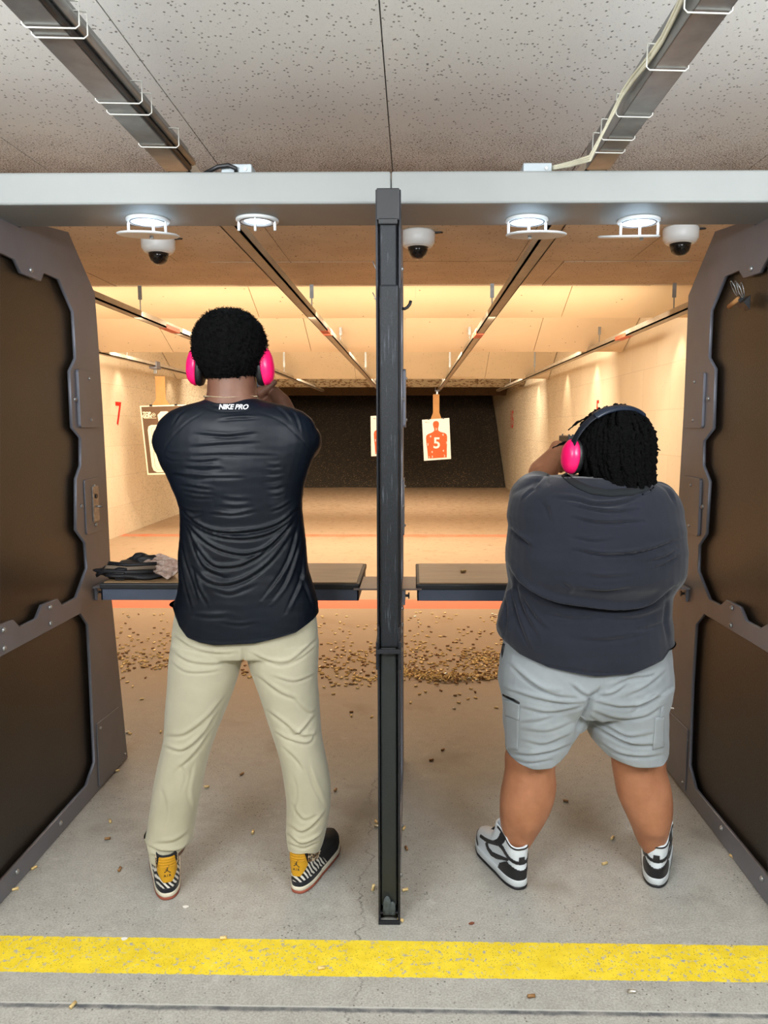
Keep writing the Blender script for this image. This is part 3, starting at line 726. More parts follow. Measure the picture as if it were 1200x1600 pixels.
# ================================================================== targets
def sheet(P, u0, v0, u1, v1, poly, d, th):
    """polygon (u,v) on the sheet -> thin plate"""
    n = len(poly); V = [P(u, v, d) for u, v in poly]+[P(u, v, d+th) for u, v in poly]
    return MB().geo(V, [tuple(range(n)), tuple(range(n, 2*n))[::-1]]+[(i, (i+1) % n, n+(i+1) % n, n+i) for i in range(n)])
def target(tl, tr, bl, Y, lab, kind):
    a, b, c = (Vector(PY(*q, Y)) for q in (tl, tr, bl)); ex, ez = b-a, c-a
    def P(u, v, d=0.): return a+ex*u+ez*v+Vector((0, -d, 0))
    r = empty('paper_target', P(.5, 1), lab, 'target')
    sheet(P, 0, 0, 1, 1, [(0, 0), (1, 0), (1, 1), (0, 1)], 0, .002).build('paper', M_cream if kind == 'brown' else M_paper, r)
    H = ez.length; W = ex.length
    def txt(s, u, v, size, m, name='score_number', sp=1., off=0.):
        me = text_mesh(s, size, .0008, off, 0, sp); place_mesh(me, P(u, v, .0065), (1, 0, 0), (0, 0, 1)); return link(name, me, m, r)
    if kind == 'orange':
        L = [(.5, .05), (.43, .06), (.39, .10), (.39, .15), (.41, .20), (.43, .24), (.42, .29), (.34, .325), (.2, .355), (.13, .39), (.11, .45), (.12, .60), (.14, .75), (.155, .955)]
        sheet(P, 0, 0, 1, 1, L+[(1-u, v) for u, v in L[:0:-1]], .003, .002).build('silhouette', M_orange, r)
        txt('5', .5, .60, .33, M_paper, 'numeral', 1, .006)
        for (s, u, v) in (('4', .28, .42), ('4', .74, .40), ('3', .165, .61), ('3', .86, .60), ('4', .31, .80), ('4', .73, .79), ('3', .31, .92), ('3', .76, .92), ('3', .5, .25), ('2', .2, .93)): txt(s, u, v, .07, M_paper)
        txt('NO. 5', .18, .07, .035, M_brownprint, 'heading')
    else:
        sheet(P, 0, 0, 1, 1, [(.03, .018), (.97, .018), (.97, .975), (.03, .975)], .003, .002).build('dark_print', M_brownprint, r)
        hd = [(.36, .14), (.44, .09), (.58, .09), (.66, .14), (.67, .19), (.64, .255), (.63, .28), (.85, .285), (.91, .31), (.93, .35), (.93, .90), (.88, .95), (.82, .965), (.22, .965), (.15, .94), (.12, .88), (.115, .35), (.14, .30), (.2, .28), (.37, .28), (.37, .255)]
        sheet(P, 0, 0, 1, 1, hd, .0055, .0015).build('silhouette', M_cream, r)
        # thin inner scoring outline
        inner = [(.2, .33), (.24, .31), (.8, .31), (.86, .35), (.86, .88), (.8, .93), (.24, .93), (.19, .87), (.2, .33)]
        MB().tube([P(u, v, .0075) for u, v in inner], .002, 4).build('scoring_line', M_brownprint, r)
        txt('TOP', .135, .115, .055, M_cream, 'heading', 1, .003); txt('GUN', .135, .155, .055, M_cream, 'heading', 1, .003)
        MB().tube([P(.28+.035*cos(t*pi/8), .135+.024*sin(t*pi/8), .0065) for t in range(17)], .003, 4).ball(P(.28, .135, .006), (.009, .002, .009)).build('emblem', M_cream, r)
        sheet(P, 0, 0, 1, 1, [(.06, .178), (.33, .178), (.33, .184), (.06, .184)], .0055, .001).build('underline', M_cream, r)
        txt('3', .24, .49, .05, M_brownprint)
    # binder clips on the top edge
    for u in (.24, .78):
        m = MB().box(P(u-.03, .012, .012), P(u+.03, -.012, -.012)); m.build('clip', M_black, r)
    return r, P
def hanger_board(cx0, y0, cx1, y1, w0, w1, Y, lab):
    """cardboard strip widening towards the sheet"""
    f = lambda x, y: PY(x, y, Y+.012)
    ym = y1-(y1-y0)*.22; cm = cx0+(cx1-cx0)*.78
    q = [f(cx0-w0, y0), f(cx0+w0, y0), f(cm+w0, ym), f(cx1+w1, y1+3), f(cx1-w1, y1+3), f(cm-w0, ym)]
    o = MB().prism([(p[0], p[2]) for p in q], 'y', Y+.006, Y+.014).build('cardboard_hanger', M_card, None); tag(o, lab, 'hanger', 'cardboard target hangers'); return o
def carrier(x, Y, lab, s=1.):
    r = empty('target_carrier', (x, Y, ZR), lab, 'carrier', 'target carriers')
    MB().box((x-.05, Y-.09, ZR-.03), (x+.05, Y+.09, ZR+.0)).box((x-.045, Y-.08, ZR+0), (x-.03, Y+.08, ZR+.07)).box((x+.03, Y-.08, ZR+0), (x+.045, Y+.08, ZR+.07)).build('carriage', M_steel, r, bevel=.003)
    MB().box((x-.02, Y-.015, ZR-.09), (x+.02, Y+.02, ZR-.02)).build('clamp', M_galv, r, bevel=.002)
    for y in (-.06, .06):
        MB().lathe([(.02, -.008), (.02, .008), (.0001, .008)], MM((x-.052, Y+y, ZR+.02), (1, 0, 0)), 12).build('wheel', M_steel_d, r)
target((218.5, 634), (291, 632), (230.5, 742), 10.3, 'dark brown paper target with a cream bottle-shaped outline, near the left wall', 'brown')
hanger_board(250, 588, 252, 634, 7.5, 17, 10.3, 'cardboard hanger above the dark brown target')
cx = RX[0]; Yc = 10.3; carrier(cx, Yc, 'steel carrier on the rail by the left wall, above the brown target')
d = PY(243, 578, Yc); rbx = MB().box((d[0]-.07, Yc-.1, d[2]-.05), (d[0]-.02, Yc-.04, d[2]+.05)); 
target((659.5, 656), (702, 653), (662.5, 720), 16.7, 'orange silhouette target with a large white number, right of the centre divider', 'orange')
hanger_board(681.5, 616, 681.5, 653, 5, 9, 16.7, 'cardboard hanger above the orange target on the right')
carrier(PY(683, 610, 16.7)[0], 16.7, 'steel carrier above the orange target on the right')
target((579, 650), (621, 648), (580, 713), 17.2, 'orange silhouette target half hidden by the centre divider', 'orange')
hanger_board(600, 615, 600, 649, 5, 9, 17.2, 'cardboard hanger above the half hidden orange target')
carrier(PY(600, 610, 17.2)[0], 17.2, 'steel carrier above the half hidden orange target')

# ================================================================== things on the left shelf
M_bag = mat('black_nylon', srgb(26, 26, 30), .6, 0, .25, 30, .5, 220)
bc = Vector(PZ(206, 908, ZS)); bc.y = 2.76; bc.x = PY(206, 900, 2.76)[0]
r = empty('gear_bag', (bc.x, bc.y, ZS+.001), 'crumpled black nylon pouch with straps at the left end of the left shelf', 'bag')
def lump(c, rad, seed, amp, n=40, m=24, flat=None):
    b = MB().ball((0, 0, 0), 1, n, m); V = np.array(b.v)
    rs = np.random.default_rng(seed); D = np.ones(len(V))
    for k in range(14):
        w = rs.normal(size=3)*(2+k*.45); D += amp/(1+k*.2)*np.sin(V@w+rs.uniform(0, 6))
    V = V*D[:, None]*np.array(rad)+np.array(c)
    if flat is not None: V[:, 2] = np.maximum(V[:, 2], flat)
    b.v = [tuple(p) for p in V]; return b
lump((bc.x+.01, bc.y+.01, ZS+.020), (.115, .085, .026), 3, .12, flat=ZS+.0015).build('pouch', M_bag, r, True)
lump((bc.x-.055, bc.y-.02, ZS+.024), (.045, .05, .026), 5, .14, flat=ZS+.0015).build('side_pocket', M_bag, r, True)
lump((bc.x+.03, bc.y+.06, ZS+.045), (.07, .03, .02), 8, .15, flat=ZS+.0015).build('flap', M_bag, r, True)
for k in range(3):
    z = ZS+.022+.011*k
    MB().tube([(bc.x-.11+.02*k, bc.y-.05+.02*k, z-.01), (bc.x-.07, bc.y-.075+.02*k, z+.012), (bc.x+.0, bc.y-.075+.02*k, z+.006), (bc.x+.10, bc.y-.06+.02*k, z+.008)], .007, 8, flat=.35).build('strap', M_bag if k != 1 else mat('grey_webbing', srgb(120, 104, 88), .7), r, True)
MB().box((bc.x-.03, bc.y-.088, ZS+.002), (bc.x+.005, bc.y-.072, ZS+.03)).build('buckle', M_black, r, bevel=.003)
def plastic():
    t = NT('clear_plastic_film'); p = t.pos(); n = t.noise(p, 45, 5, .7); f = t.noise(t.scale(p, 1, 1, 3), 130, 3)
    t.color(t.ramp(n, [(.35, srgb(205, 166, 146)), (.55, srgb(232, 204, 188)), (.75, srgb(245, 236, 232))])); t.set(.22, 0, .7)
    t.b.inputs['Alpha'].default_value = .82
    t.bump(t.mix(.5, n, f), .9, .012); return t.m
c00, c10, c11, c01 = (Vector(PY(209, 884, 2.80)), Vector(PY(262, 914, 2.68)), Vector(PY(292, 885, 2.76)), Vector(PY(250, 864, 2.86)))
c10.z = max(c10.z, ZS+.004)
N = 44; V = []; rs = np.random.default_rng(4); W_ = [(rs.normal(size=2)*9, rs.uniform(0, 6)) for _ in range(10)]
for s in (1, -1):
    for j in range(N+1):
        for i in range(N+1):
            u, v = i/N, j/N; p = c00*(1-u)*(1-v)+c10*u*(1-v)+c11*u*v+c01*(1-u)*v
            h = .018*(sin(pi*u)*sin(pi*v))**.5; cr = sum(sin(u*w[0]+v*w[1]+ph) for w, ph in W_)*.0016*min(1, 8*u*(1-u), )*1.3
            cr += .004*abs(sin(u*17+v*6))*sin(pi*v)
            z = max(p.z+s*h+cr, ZS+.002+.001*(s > 0)); V.append((p.x, p.y-cr, z))
Fq = []
K = (N+1)**2
for j in range(N):
    for i in range(N):
        k = j*(N+1)+i; Fq.append((k, k+1, k+N+2, k+N+1)); Fq.append((K+k, K+k+N+1, K+k+N+2, K+k+1))
o = MB().geo(V, Fq).build('plastic_pouch', plastic(), None, True); tag(o, 'clear crinkled plastic pouch lying over the black bag on the left shelf', 'pouch')

# ================================================================== spent casings
M_brass = mat('fired_brass', srgb(240, 206, 144), .33, .3, .25, 300)
M_brass_d = mat('tarnished_brass', srgb(150, 112, 70), .4, .3, .3, 300)
M_nickel = mat('nickel_casing', srgb(205, 198, 184), .3, .8, .1, 300)
def casing_mesh(n, name):
    p = [(.0001, 0), (.0048, 0), (.0049, .0006), (.0049, .0014), (.0043, .0018), (.0046, .0028), (.00475, .019), (.0040, .019), (.0040, .004), (.0001, .004)]
    return MB().lathe([(a, b-.0095) for a, b in p], MM((0, 0, 0), (1, 0, 0)), n).mesh(name)
cm_hi = [casing_mesh(16, 'shell_casing') for _ in range(3)]; cm_lo = [casing_mesh(8, 'shell_casing') for _ in range(3)]
for L in (cm_hi, cm_lo):
    for me, m in zip(L, (M_brass, M_brass_d, M_nickel)): me.materials.append(m)
    for me in L: me.polygons.foreach_set('use_smooth', [len(p.vertices) == 4 for p in me.polygons])
near = [ # px, py, kind, label
 (53, 1356, 0, 'brass casing on the floor against the base rail of the left divider, farther one'), (24, 1389, 0, 'brass casing on the floor against the base rail of the left divider, nearest one'),
 (172, 1283, 0, 'light brass casing on the floor between the left divider and the tan trousers'), (168, 1310, 1, 'dark casing on the floor left of the tan trousers, upper of two dark ones'),
 (187, 1358, 1, 'dark casing on the floor just left of the left striped sneaker'), (378, 1209, 1, 'dark casing on the floor between the knees of the tan trousers'),
 (323, 1229, 0, 'brass casing touching the inner edge of the left tan trouser leg'), (395, 1300, 0, 'brass casing on the grey floor between the two ankles of the taller shooter'),
 (183, 1204, 0, 'brass casing at the foot of the left divider, by its lower corner'), (524, 1234, 1, 'casing just right of the right tan trouser leg at calf height'),
 (349, 1465, 0, 'brass casing on the upper edge of the yellow line'), (502, 1512, 0, 'brass casing lying in the middle of the yellow line'),
 (114, 1570, 0, 'brass casing by the dark floor joint at the lower left'), (626, 1437, 0, 'brass casing on the floor at the right front corner of the centre divider foot'),
 (633, 1390, 0, 'brass casing just right of the centre divider foot'), (583, 1389, 0, 'upright brass casing against the left of the centre divider foot'),
 (588, 1284, 0, 'farther of two brass casings left of the lower centre divider'), (589, 1291, 2, 'nearer of two pale casings left of the lower centre divider'),
 (635, 1325, 1, 'casing right of the centre divider, nearer of the two dark ones'), (631, 1294, 0, 'casing right of the centre divider, farther of the two dark ones'),
 (987, 1549, 2, 'pale nickel casing on the floor between the yellow line and the joint, right side'), (830, 1556, 1, 'small dark casing below the yellow line at centre right'),
 (884, 1251, 1, 'dark casing on the floor between the calves of the shorter shooter'), (957, 1309, 0, 'brass casing on the floor left of the right high-top sneaker'),
 (945, 1349, 0, 'pale brass casing on the floor between the two high-top sneakers'), (674, 1187, 1, 'dark casing on the bare brown floor, nearer of two right of the centre divider'),
 (692, 1171, 1, 'dark casing on the bare brown floor, farther of two right of the centre divider'), (203, 1146, 0, 'nearer of two casings right of the left divider edge'),
 (199, 1144, 2, 'farther pale casing right of the left divider edge'), (251, 1143, 0, 'brass casing on the floor just left of the left tan knee'),
 (1144, 1338, 0, 'brass casing beside the base rail of the right divider'), (581, 1120, 0, 'casing on the brown floor left of the centre divider, nearest the post'),
 (549, 1118, 0, 'single casing on bare brown floor between the right tan knee and the centre divider'), (549, 1112, 1, 'dark single casing on bare floor right of the right tan thigh'),
 (521, 1084, 0, 'lone casing nearest the viewer below the scattered brass, right of the tan thigh')]
for (px, py, k, lab) in near:
    p = PZ(px, py, .0052); o = bpy.data.objects.new('shell_casing', cm_hi[k]); COL.objects.link(o)
    o.location = p; o.rotation_euler = (0, 0, random.uniform(0, pi))
    if 'upright' in lab: o.rotation_euler = (0, -pi/2+.2, 0); o.location.z = .0102
    tag(o, lab, 'casing', 'spent casings')
pts = []
def samp(x0, x1, n, f):
    c = 0
    while c < n:
        x = random.uniform(x0, x1); y = f()
        pts.append((x, y, 0)); c += 1
g = lambda m, s: (lambda: min(max(random.gauss(m, s), 953), 1080))
u_ = lambda a, b: (lambda: random.uniform(a, b))
samp(178, 268, 70, g(1015, 18)); samp(178, 268, 80, g(1034, 8)); samp(178, 268, 18, u_(955, 1015)); samp(185, 262, 6, u_(1050, 1095))
samp(499, 597, 120, g(1034, 16)); samp(540, 597, 50, g(1058, 6)); samp(499, 597, 44, u_(960, 1030)); samp(499, 560, 14, u_(1050, 1078)); samp(376, 402, 18, g(1045, 7))
samp(624, 786, 110, u_(956, 1030)); samp(624, 786, 190, g(1032, 14)); samp(720, 784, 110, g(1030, 6))
for k in range(420):
    x = random.uniform(626, 782); m = 1060 - 9*((x-712)/75)**2 if True else 0
    hx = math.exp(-((x-705)/60)**2)
    y = random.gauss(m, 4.2); pts.append((x, y, random.random()**1.5*.022*hx))
for k in range(14): pts.append((random.uniform(640, 780), random.uniform(1070, 1110), 0))
cand = []
for (x, y, h) in pts:
    p = PZ(x, y, .0052); cand.append((p[1], p, h))
cand.sort(key=lambda c: c[0])
nind = 300-len(near)
stuff_v, stuff_f, stuff_m = [], [], []
base = casing_mesh(6, 'c'); bv = np.array([v.co[:] for v in base.vertices]); bf = [tuple(p.vertices) for p in base.polygons]
for i, (Y, p, h) in enumerate(cand):
    k = random.choices((0, 1, 2), (.68, .26, .06))[0]; az = random.uniform(0, pi) if random.random() < .5 else random.gauss(0, .5); el = random.gauss(0, .35) if h > .003 else 0.
    z = .0052+h
    if i < nind:
        o = bpy.data.objects.new('shell_casing', cm_lo[k]); COL.objects.link(o); o.location = (p[0], p[1], z); o.rotation_euler = (0, el, az)
        q_ = proj(np.array([p]))[0]
        if q_[0] < 275: wh = 'between the left divider and the left tan trouser leg'
        elif q_[0] < 420: wh = 'seen between the tan trouser legs'
        elif q_[0] < 605: wh = 'between the right tan trouser leg and the centre divider'
        elif h > .002: wh = 'heaped between the centre divider and the grey shorts'
        elif q_[1] > 1068: wh = 'on bare floor nearer than the heap right of the centre divider'
        else: wh = 'among the loose brass right of the centre divider'
        tag(o, 'small spent casing '+wh, 'casing', 'spent casings '+wh)
    else:
        R_ = np.array(Matrix.Rotation(az, 3, 'Z') @ Matrix.Rotation(el, 3, 'Y')); q = bv@R_.T+np.array((p[0], p[1], z)); kk = len(stuff_v)
        stuff_v += [tuple(a) for a in q]; stuff_f += [tuple(a+kk for a in f) for f in bf]; stuff_m += [k]*len(bf)
me = bpy.data.meshes.new('brass_scatter'); me.from_pydata(stuff_v, [], stuff_f)
for m in (M_brass, M_brass_d, M_nickel): me.materials.append(m)
me.polygons.foreach_set('material_index', stuff_m); me.update()
o = bpy.data.objects.new('brass_scatter', me); COL.objects.link(o); tag(o, 'farther scatter of countless small brass casings near the red floor line', 'casings', None, 'stuff')
# small litter and one lone casing on the right shelf
o = bpy.data.objects.new('shell_casing', cm_hi[0]); COL.objects.link(o); c = PZ(724, 892, ZS+.006); o.location = c; o.rotation_euler = (0, 0, .6); tag(o, 'single brass casing on top of the right shelf', 'casing', 'spent casings')
for px, py, lab in ((290, 1417, 'small white paper scrap on the floor right of the left striped sneaker'), (194, 1467, 'small white scrap at the upper edge of the yellow line')):
    c = Vector(PZ(px, py, .001)); o = MB().prism([(c.x+.009*cos(a)*(1+.3*sin(3*a)), c.y+.007*sin(a)) for a in [k*.7 for k in range(9)]], 'z', .0005, .0018).build('paper_scrap', M_paper); tag(o, lab, 'scrap')
c = Vector(PZ(737, 1443, .001)); o = MB().prism([(c.x+.008*cos(a)*(1+.4*sin(2*a)), c.y+.006*sin(a)) for a in [k*.7 for k in range(9)]], 'z', .0005, .003).build('debris_flake', mat('rust_flake', srgb(120, 66, 44), .7)); tag(o, 'small rust-coloured flake on the floor right of the centre divider foot', 'debris')
# ================================================================== people: tools
def ring(cx, cy, z, hw, hd, e=2.3, n=44):
    out = []
    for k in range(n):
        a = 2*pi*k/n; c, s = cos(a), sin(a)
        out.append((cx+hw*math.copysign(abs(c)**(2/e), c), cy+hd*math.copysign(abs(s)**(2/e), s), z))
    return out
def loft(mb, rows, Yc, e=2.3, sc=1., n=44, scd=None):
    """rows: (py, xl, xr, half depth, y offset) traced on the vertical plane Y=Yc"""
    rings = []
    for r in rows:
        py, xl, xr, hd = r[:4]; yo = r[4] if len(r) > 4 else 0.
        a, b = PY(xl, py, Yc+yo), PY(xr, py, Yc+yo)
        rings.append(ring((a[0]+b[0])/2, Yc+yo, (a[2]+b[2])/2, (b[0]-a[0])/2*sc, hd*(scd or sc), e, n))
    V = [p for R in rings for p in R]
    Fc = [(i*n+k, i*n+(k+1) % n, (i+1)*n+(k+1) % n, (i+1)*n+k) for i in range(len(rings)-1) for k in range(n)]
    Fc += [tuple(range(n))[::-1], tuple((len(rings)-1)*n+k for k in range(n))]
    return mb.geo(V, Fc)
def dense(rows, k=3):
    """smooth interpolation between traced rows"""
    R = np.array([list(r)+[0.]*(5-len(r)) for r in rows], float); y = R[:, 0]
    yy = np.concatenate([np.linspace(y[i], y[i+1], k, endpoint=False) for i in range(len(y)-1)]+[[y[-1]]])
    out = []
    m = np.gradient(R, y, axis=0)
    for q in yy:
        i = min(np.searchsorted(y, q, 'right')-1, len(y)-2); h = y[i+1]-y[i]; t = (q-y[i])/h
        v = (2*t**3-3*t**2+1)*R[i]+(t**3-2*t**2+t)*h*m[i]+(-2*t**3+3*t**2)*R[i+1]+(t**3-t**2)*h*m[i+1]
        v[0] = q; out.append(tuple(v))
    return out
def remesh(mb, voxel, smooth=4, name='body'):
    me = mb.mesh(name); o = bpy.data.objects.new('tmp', me); COL.objects.link(o)
    m = o.modifiers.new('r', 'REMESH'); m.mode = 'VOXEL'; m.voxel_size = voxel; m.adaptivity = 0
    if smooth: s = o.modifiers.new('s', 'SMOOTH'); s.factor = .5; s.iterations = smooth
    dg = bpy.context.evaluated_depsgraph_get(); out = bpy.data.meshes.new_from_object(o.evaluated_get(dg))
    bpy.data.objects.remove(o); return out
def getv(me):
    a = np.empty(len(me.vertices)*3); me.vertices.foreach_get('co', a); return a.reshape(-1, 3)
def getn(me):
    a = np.empty(len(me.vertices)*3); me.vertex_normals.foreach_get('vector', a); return a.reshape(-1, 3)
def setv(me, v): me.vertices.foreach_set('co', v.ravel()); me.update()
def folds(me, F_, gain=1., front=False):
    """cloth folds: each (points in photo pixels, width px, depth m, mode). mode 'g' groove, 'r' ridge, 's' step (ridge over groove)"""
    v = getv(me); n = getn(me); p = proj(v); D = np.zeros(len(v))
    for f in F_:
        pts, w, amp = np.array(f[0], float), f[1], f[2]*gain; mode = f[3] if len(f) > 3 else 's'
        lo, hi = pts.min(0)-w*4, pts.max(0)+w*4
        idx = np.where((p[:, 0] > lo[0]) & (p[:, 0] < hi[0]) & (p[:, 1] > lo[1]) & (p[:, 1] < hi[1]))[0]
        if not len(idx): continue
        # resample the polyline with a Catmull-Rom curve
        P_ = np.vstack([2*pts[0]-pts[1], pts, 2*pts[-1]-pts[-2]]); C = []
        for i in range(1, len(P_)-2):
            for t in np.linspace(0, 1, 7)[:(-1 if i < len(P_)-3 else None)]:
                a, b, c, d = P_[i-1:i+3]; C.append(.5*((2*b)+(c-a)*t+(2*a-5*b+4*c-d)*t*t+(-a+3*b-3*c+d)*t**3))
        C = np.array(C); q = p[idx]; best = np.full(len(idx), 1e9); sg = np.zeros(len(idx)); tt = np.zeros(len(idx))
        L = np.concatenate([[0], np.cumsum(np.linalg.norm(np.diff(C, axis=0), axis=1))]); T = L[-1]
        for i in range(len(C)-1):
            a, b = C[i], C[i+1]; ab = b-a; l2 = (ab**2).sum()+1e-9
            u = np.clip(((q-a)@ab)/l2, 0, 1); dv = q-(a+u[:, None]*ab); d = np.sqrt((dv**2).sum(1)); m = d < best
            s = (ab[0]*dv[:, 1]-ab[1]*dv[:, 0]); s = np.sign(s)
            best[m] = d[m]; sg[m] = s[m]; tt[m] = (L[i]+u[m]*(L[i+1]-L[i]))/T
        env = np.clip(np.sin(np.pi*np.clip(tt, 0.02, .98)), 0, 1)**.6; sd = best*sg
        if mode == 'g': pr = -np.exp(-(sd/w)**2)
        elif mode == 'r': pr = np.exp(-(sd/w)**2)
        else: pr = np.exp(-((sd+w*.8)/w)**2)*.8-np.exp(-((sd-w*.35)/(w*.7))**2)
        D[idx] += amp*env*pr
    wgt = np.clip(-n[:, 1]*1.6+.25, 0, 1) if not front else 1
    v += n*(D*wgt)[:, None]; setv(me, v)
def ripple(me, amp, freq, seed=0, axis=(1, 1, 1)):
    v = getv(me); n = getn(me); r = np.random.default_rng(seed); D = np.zeros(len(v))
    for k in range(10):
        w = r.normal(size=3)*freq*np.array(axis)*(1+k*.25); D += np.sin(v@w+r.uniform(0, 6))/(1+k*.4)
    v += n*(D*amp)[:, None]; setv(me, v)
def clampz(me, curve, Yb, below=True):
    """cut cloth along a hem: curve in photo pixels on the plane Y=Yb"""
    c = np.array([PY(x, y, Yb)[[0, 2]] for x, y in curve]); v = getv(me); zh = np.interp(v[:, 0], c[:, 0], c[:, 1])
    return v, zh
def hem(me, sel, curve, Yb):
    v, zh = clampz(me, curve, Yb); m = sel(v) & (v[:, 2] < zh); v[m, 2] = zh[m]; setv(me, v)
def capsule(mb, pts, rs, n=18):
    mb.tube(pts, rs, n)
    mb.ball(pts[0], rs[0]*.995, n, 12); mb.ball(pts[-1], rs[-1]*.995, n, 12); return mb
def skin_mat(name, c1, c2, rough=.5):
    t = NT(name); p = t.coord('Object'); n = t.noise(p, 14, 5, .6); f = t.noise(p, 260, 3)
    t.color(t.ramp(n, [(.3, c1), (.7, c2)])); t.set(rough, 0, .4); t.b.inputs['Subsurface Weight'].default_value = .08
    t.b.inputs['Subsurface Radius'].default_value = (.012, .005, .003); t.bump(f, .12, .002); return t.m
def cloth_mat(name, c1, c2, rough=.8, sheen=.2, bump=.25, scale=700, spec=.3):
    t = NT(name); p = t.coord('Object'); n = t.noise(p, 6, 5, .6); f = t.noise(p, scale, 2)
    t.color(t.ramp(n, [(.3, c1), (.7, c2)])); t.set(rough, 0, spec); t.b.inputs['Sheen Weight'].default_value = sheen
    w = t.noise(t.scale(p, 1, 1, 2.2), 26, 4, .6); t.bump(t.mix(.35, w, f), bump, .004); return t.m
def decal(me, tree, direction, lift=.0006):
    """press a flat mesh onto a surface along a direction"""
    d = Vector(direction).normalized(); z = [v.co.dot(d) for v in me.vertices]; z0 = max(z)
    for v in me.vertices:
        h = z0-v.co.dot(d); o_ = v.co-d*(v.co.dot(d))  # plane position
        hit = tree.ray_cast(v.co-d*.3, d)
        if hit[0] is not None: v.co = hit[0]-d*(lift+h)
    me.update(); return me
def bvh(me): return BVHTree.FromPolygons([v.co[:] for v in me.vertices], [tuple(p.vertices) for p in me.polygons])

# ---- pistol with both hands wrapped around its grip
def pistol(slide_c, lab):
    """slide_c: rear of the slide, barrel points down range (+Y)"""
    s = Vector(slide_c); r = empty('pistol', s, lab, 'pistol')
    m = MB().box(s+Vector((-.0125, 0, -.012)), s+Vector((.0125, .18, .014)))
    m.build('slide', M_steel_d, r, bevel=.003)
    MB().box(s+Vector((-.011, .005, -.03)), s+Vector((.011, .17, -.012))).build('frame', M_black, r, bevel=.002)
    MB().prism([(s.y+.004, s.z-.028), (s.y+.05, s.z-.028), (s.y+.035, s.z-.125), (s.y-.02, s.z-.12)], 'x', s.x-.0135, s.x+.0135).build('grip', M_black, r, bevel=.004)
    MB().tube([s+Vector((0, .05, -.03)), s+Vector((0, .055, -.055)), s+Vector((0, .085, -.055)), s+Vector((0, .095, -.03))], .0035, 8).build('trigger_guard', M_black, r, True)
    MB().box(s+Vector((-.010, .008, .014)), s+Vector((-.004, .016, .019))).box(s+Vector((.004, .008, .014)), s+Vector((.010, .016, .019))).build('rear_sight', M_black, r)
    MB().box(s+Vector((-.002, .168, .014)), s+Vector((.002, .176, .02))).build('front_sight', M_black, r)
    MB().tube([s+Vector((0, .178, .002)), s+Vector((0, .184, .002))], .007, 14).build('muzzle', M_steel, r)
    return r
def grip_hands(mb, s, right_wrist, left_wrist, k=1.):
    """fingers of both hands, each its own chain rooted in the palm; s = rear of slide"""
    s = Vector(s); g = s+Vector((0, .015, -.07))
    # right hand: palm on the right and back of the grip, four fingers round the front
    mb.ball(g+Vector((.026, -.004, .004)), (.017*k, .036*k, .043*k), 16, 12)
    capsule(mb, [right_wrist, g+Vector((.034, -.035, -.004))], [.028*k, .027*k])
    for i, (dz, ln) in enumerate(((.026, 1.), (.006, 1.06), (-.014, 1.), (-.032, .85))):
        capsule(mb, [g+Vector((.032, .016, dz)), g+Vector((.034, .042*ln, dz)), g+Vector((.012, .056*ln, dz-.002)), g+Vector((-.016, .05*ln, dz-.003)), g+Vector((-.021, .026, dz-.004))],
                [.0105*k, .0100*k, .0092*k, .0084*k, .0076*k], 10)
    capsule(mb, [g+Vector((.016, -.03, .03)), g+Vector((-.008, -.012, .042)), g+Vector((-.02, .016, .044)), g+Vector((-.021, .042, .042))], [.014*k, .0125*k, .0108*k, .009*k], 10)
    # left hand: wraps over the right fingers from the left
    mb.ball(g+Vector((-.034, .002, -.012)), (.016*k, .036*k, .040*k), 16, 12)
    capsule(mb, [left_wrist, g+Vector((-.042, -.032, -.016))], [.028*k, .026*k])
    for i, (dz, ln) in enumerate(((.014, 1.), (-.006, 1.05), (-.026, 1.), (-.043, .85))):
        capsule(mb, [g+Vector((-.040, .02, dz)), g+Vector((-.040, .05*ln, dz)), g+Vector((-.014, .075*ln, dz)), g+Vector((.018, .074*ln, dz)), g+Vector((.046, .056*ln, dz+.002)), g+Vector((.050, .03, dz+.004))],
                [.0105*k, .0100*k, .0094*k, .0090*k, .0084*k, .0076*k], 10)
    return g
def face(mb, c, yaw, s=1.):
    """nose, brow, lips, chin, ears added to the head before it is skinned"""
    R_ = Matrix.Rotation(yaw, 4, 'Z'); P = lambda x, y, z: Vector(c)+R_ @ Vector((x*s, y*s, z*s))
    M = R_.to_3x3()
    mb.ball(P(0, .102, -.012), (.013*s, .018*s, .022*s), 12, 8, M); mb.ball(P(-.011, .098, -.026), (.009*s, .010*s, .008*s), 10, 8, M); mb.ball(P(.011, .098, -.026), (.009*s, .010*s, .008*s), 10, 8, M)
    mb.ball(P(0, .086, .026), (.048*s, .014*s, .010*s), 14, 8, M)
    mb.ball(P(0, .092, -.048), (.024*s, .010*s, .006*s), 12, 8, M); mb.ball(P(0, .091, -.058), (.021*s, .010*s, .007*s), 12, 8, M)
    mb.ball(P(0, .074, -.088), (.026*s, .022*s, .020*s), 12, 8, M); mb.ball(P(0, .02, -.055), (.062*s, .070*s, .052*s), 18, 12, M)
    for q in (-1, 1):
        mb.ball(P(q*.078, .0, -.01), (.009*s, .019*s, .031*s), 12, 10, M); mb.ball(P(q*.04, .075, -.018), (.022*s, .018*s, .018*s), 12, 8, M)
def eyes(c, yaw, r, s=1.):
    R_ = Matrix.Rotation(yaw, 4, 'Z')
    for q in (-1, 1):
        p = Vector(c)+R_ @ Vector((q*.031*s, .086*s, .006*s)); MB().ball(p, .0125*s, 16, 10).build('eye', mat('eye_white', srgb(230, 226, 220), .2), r, True)

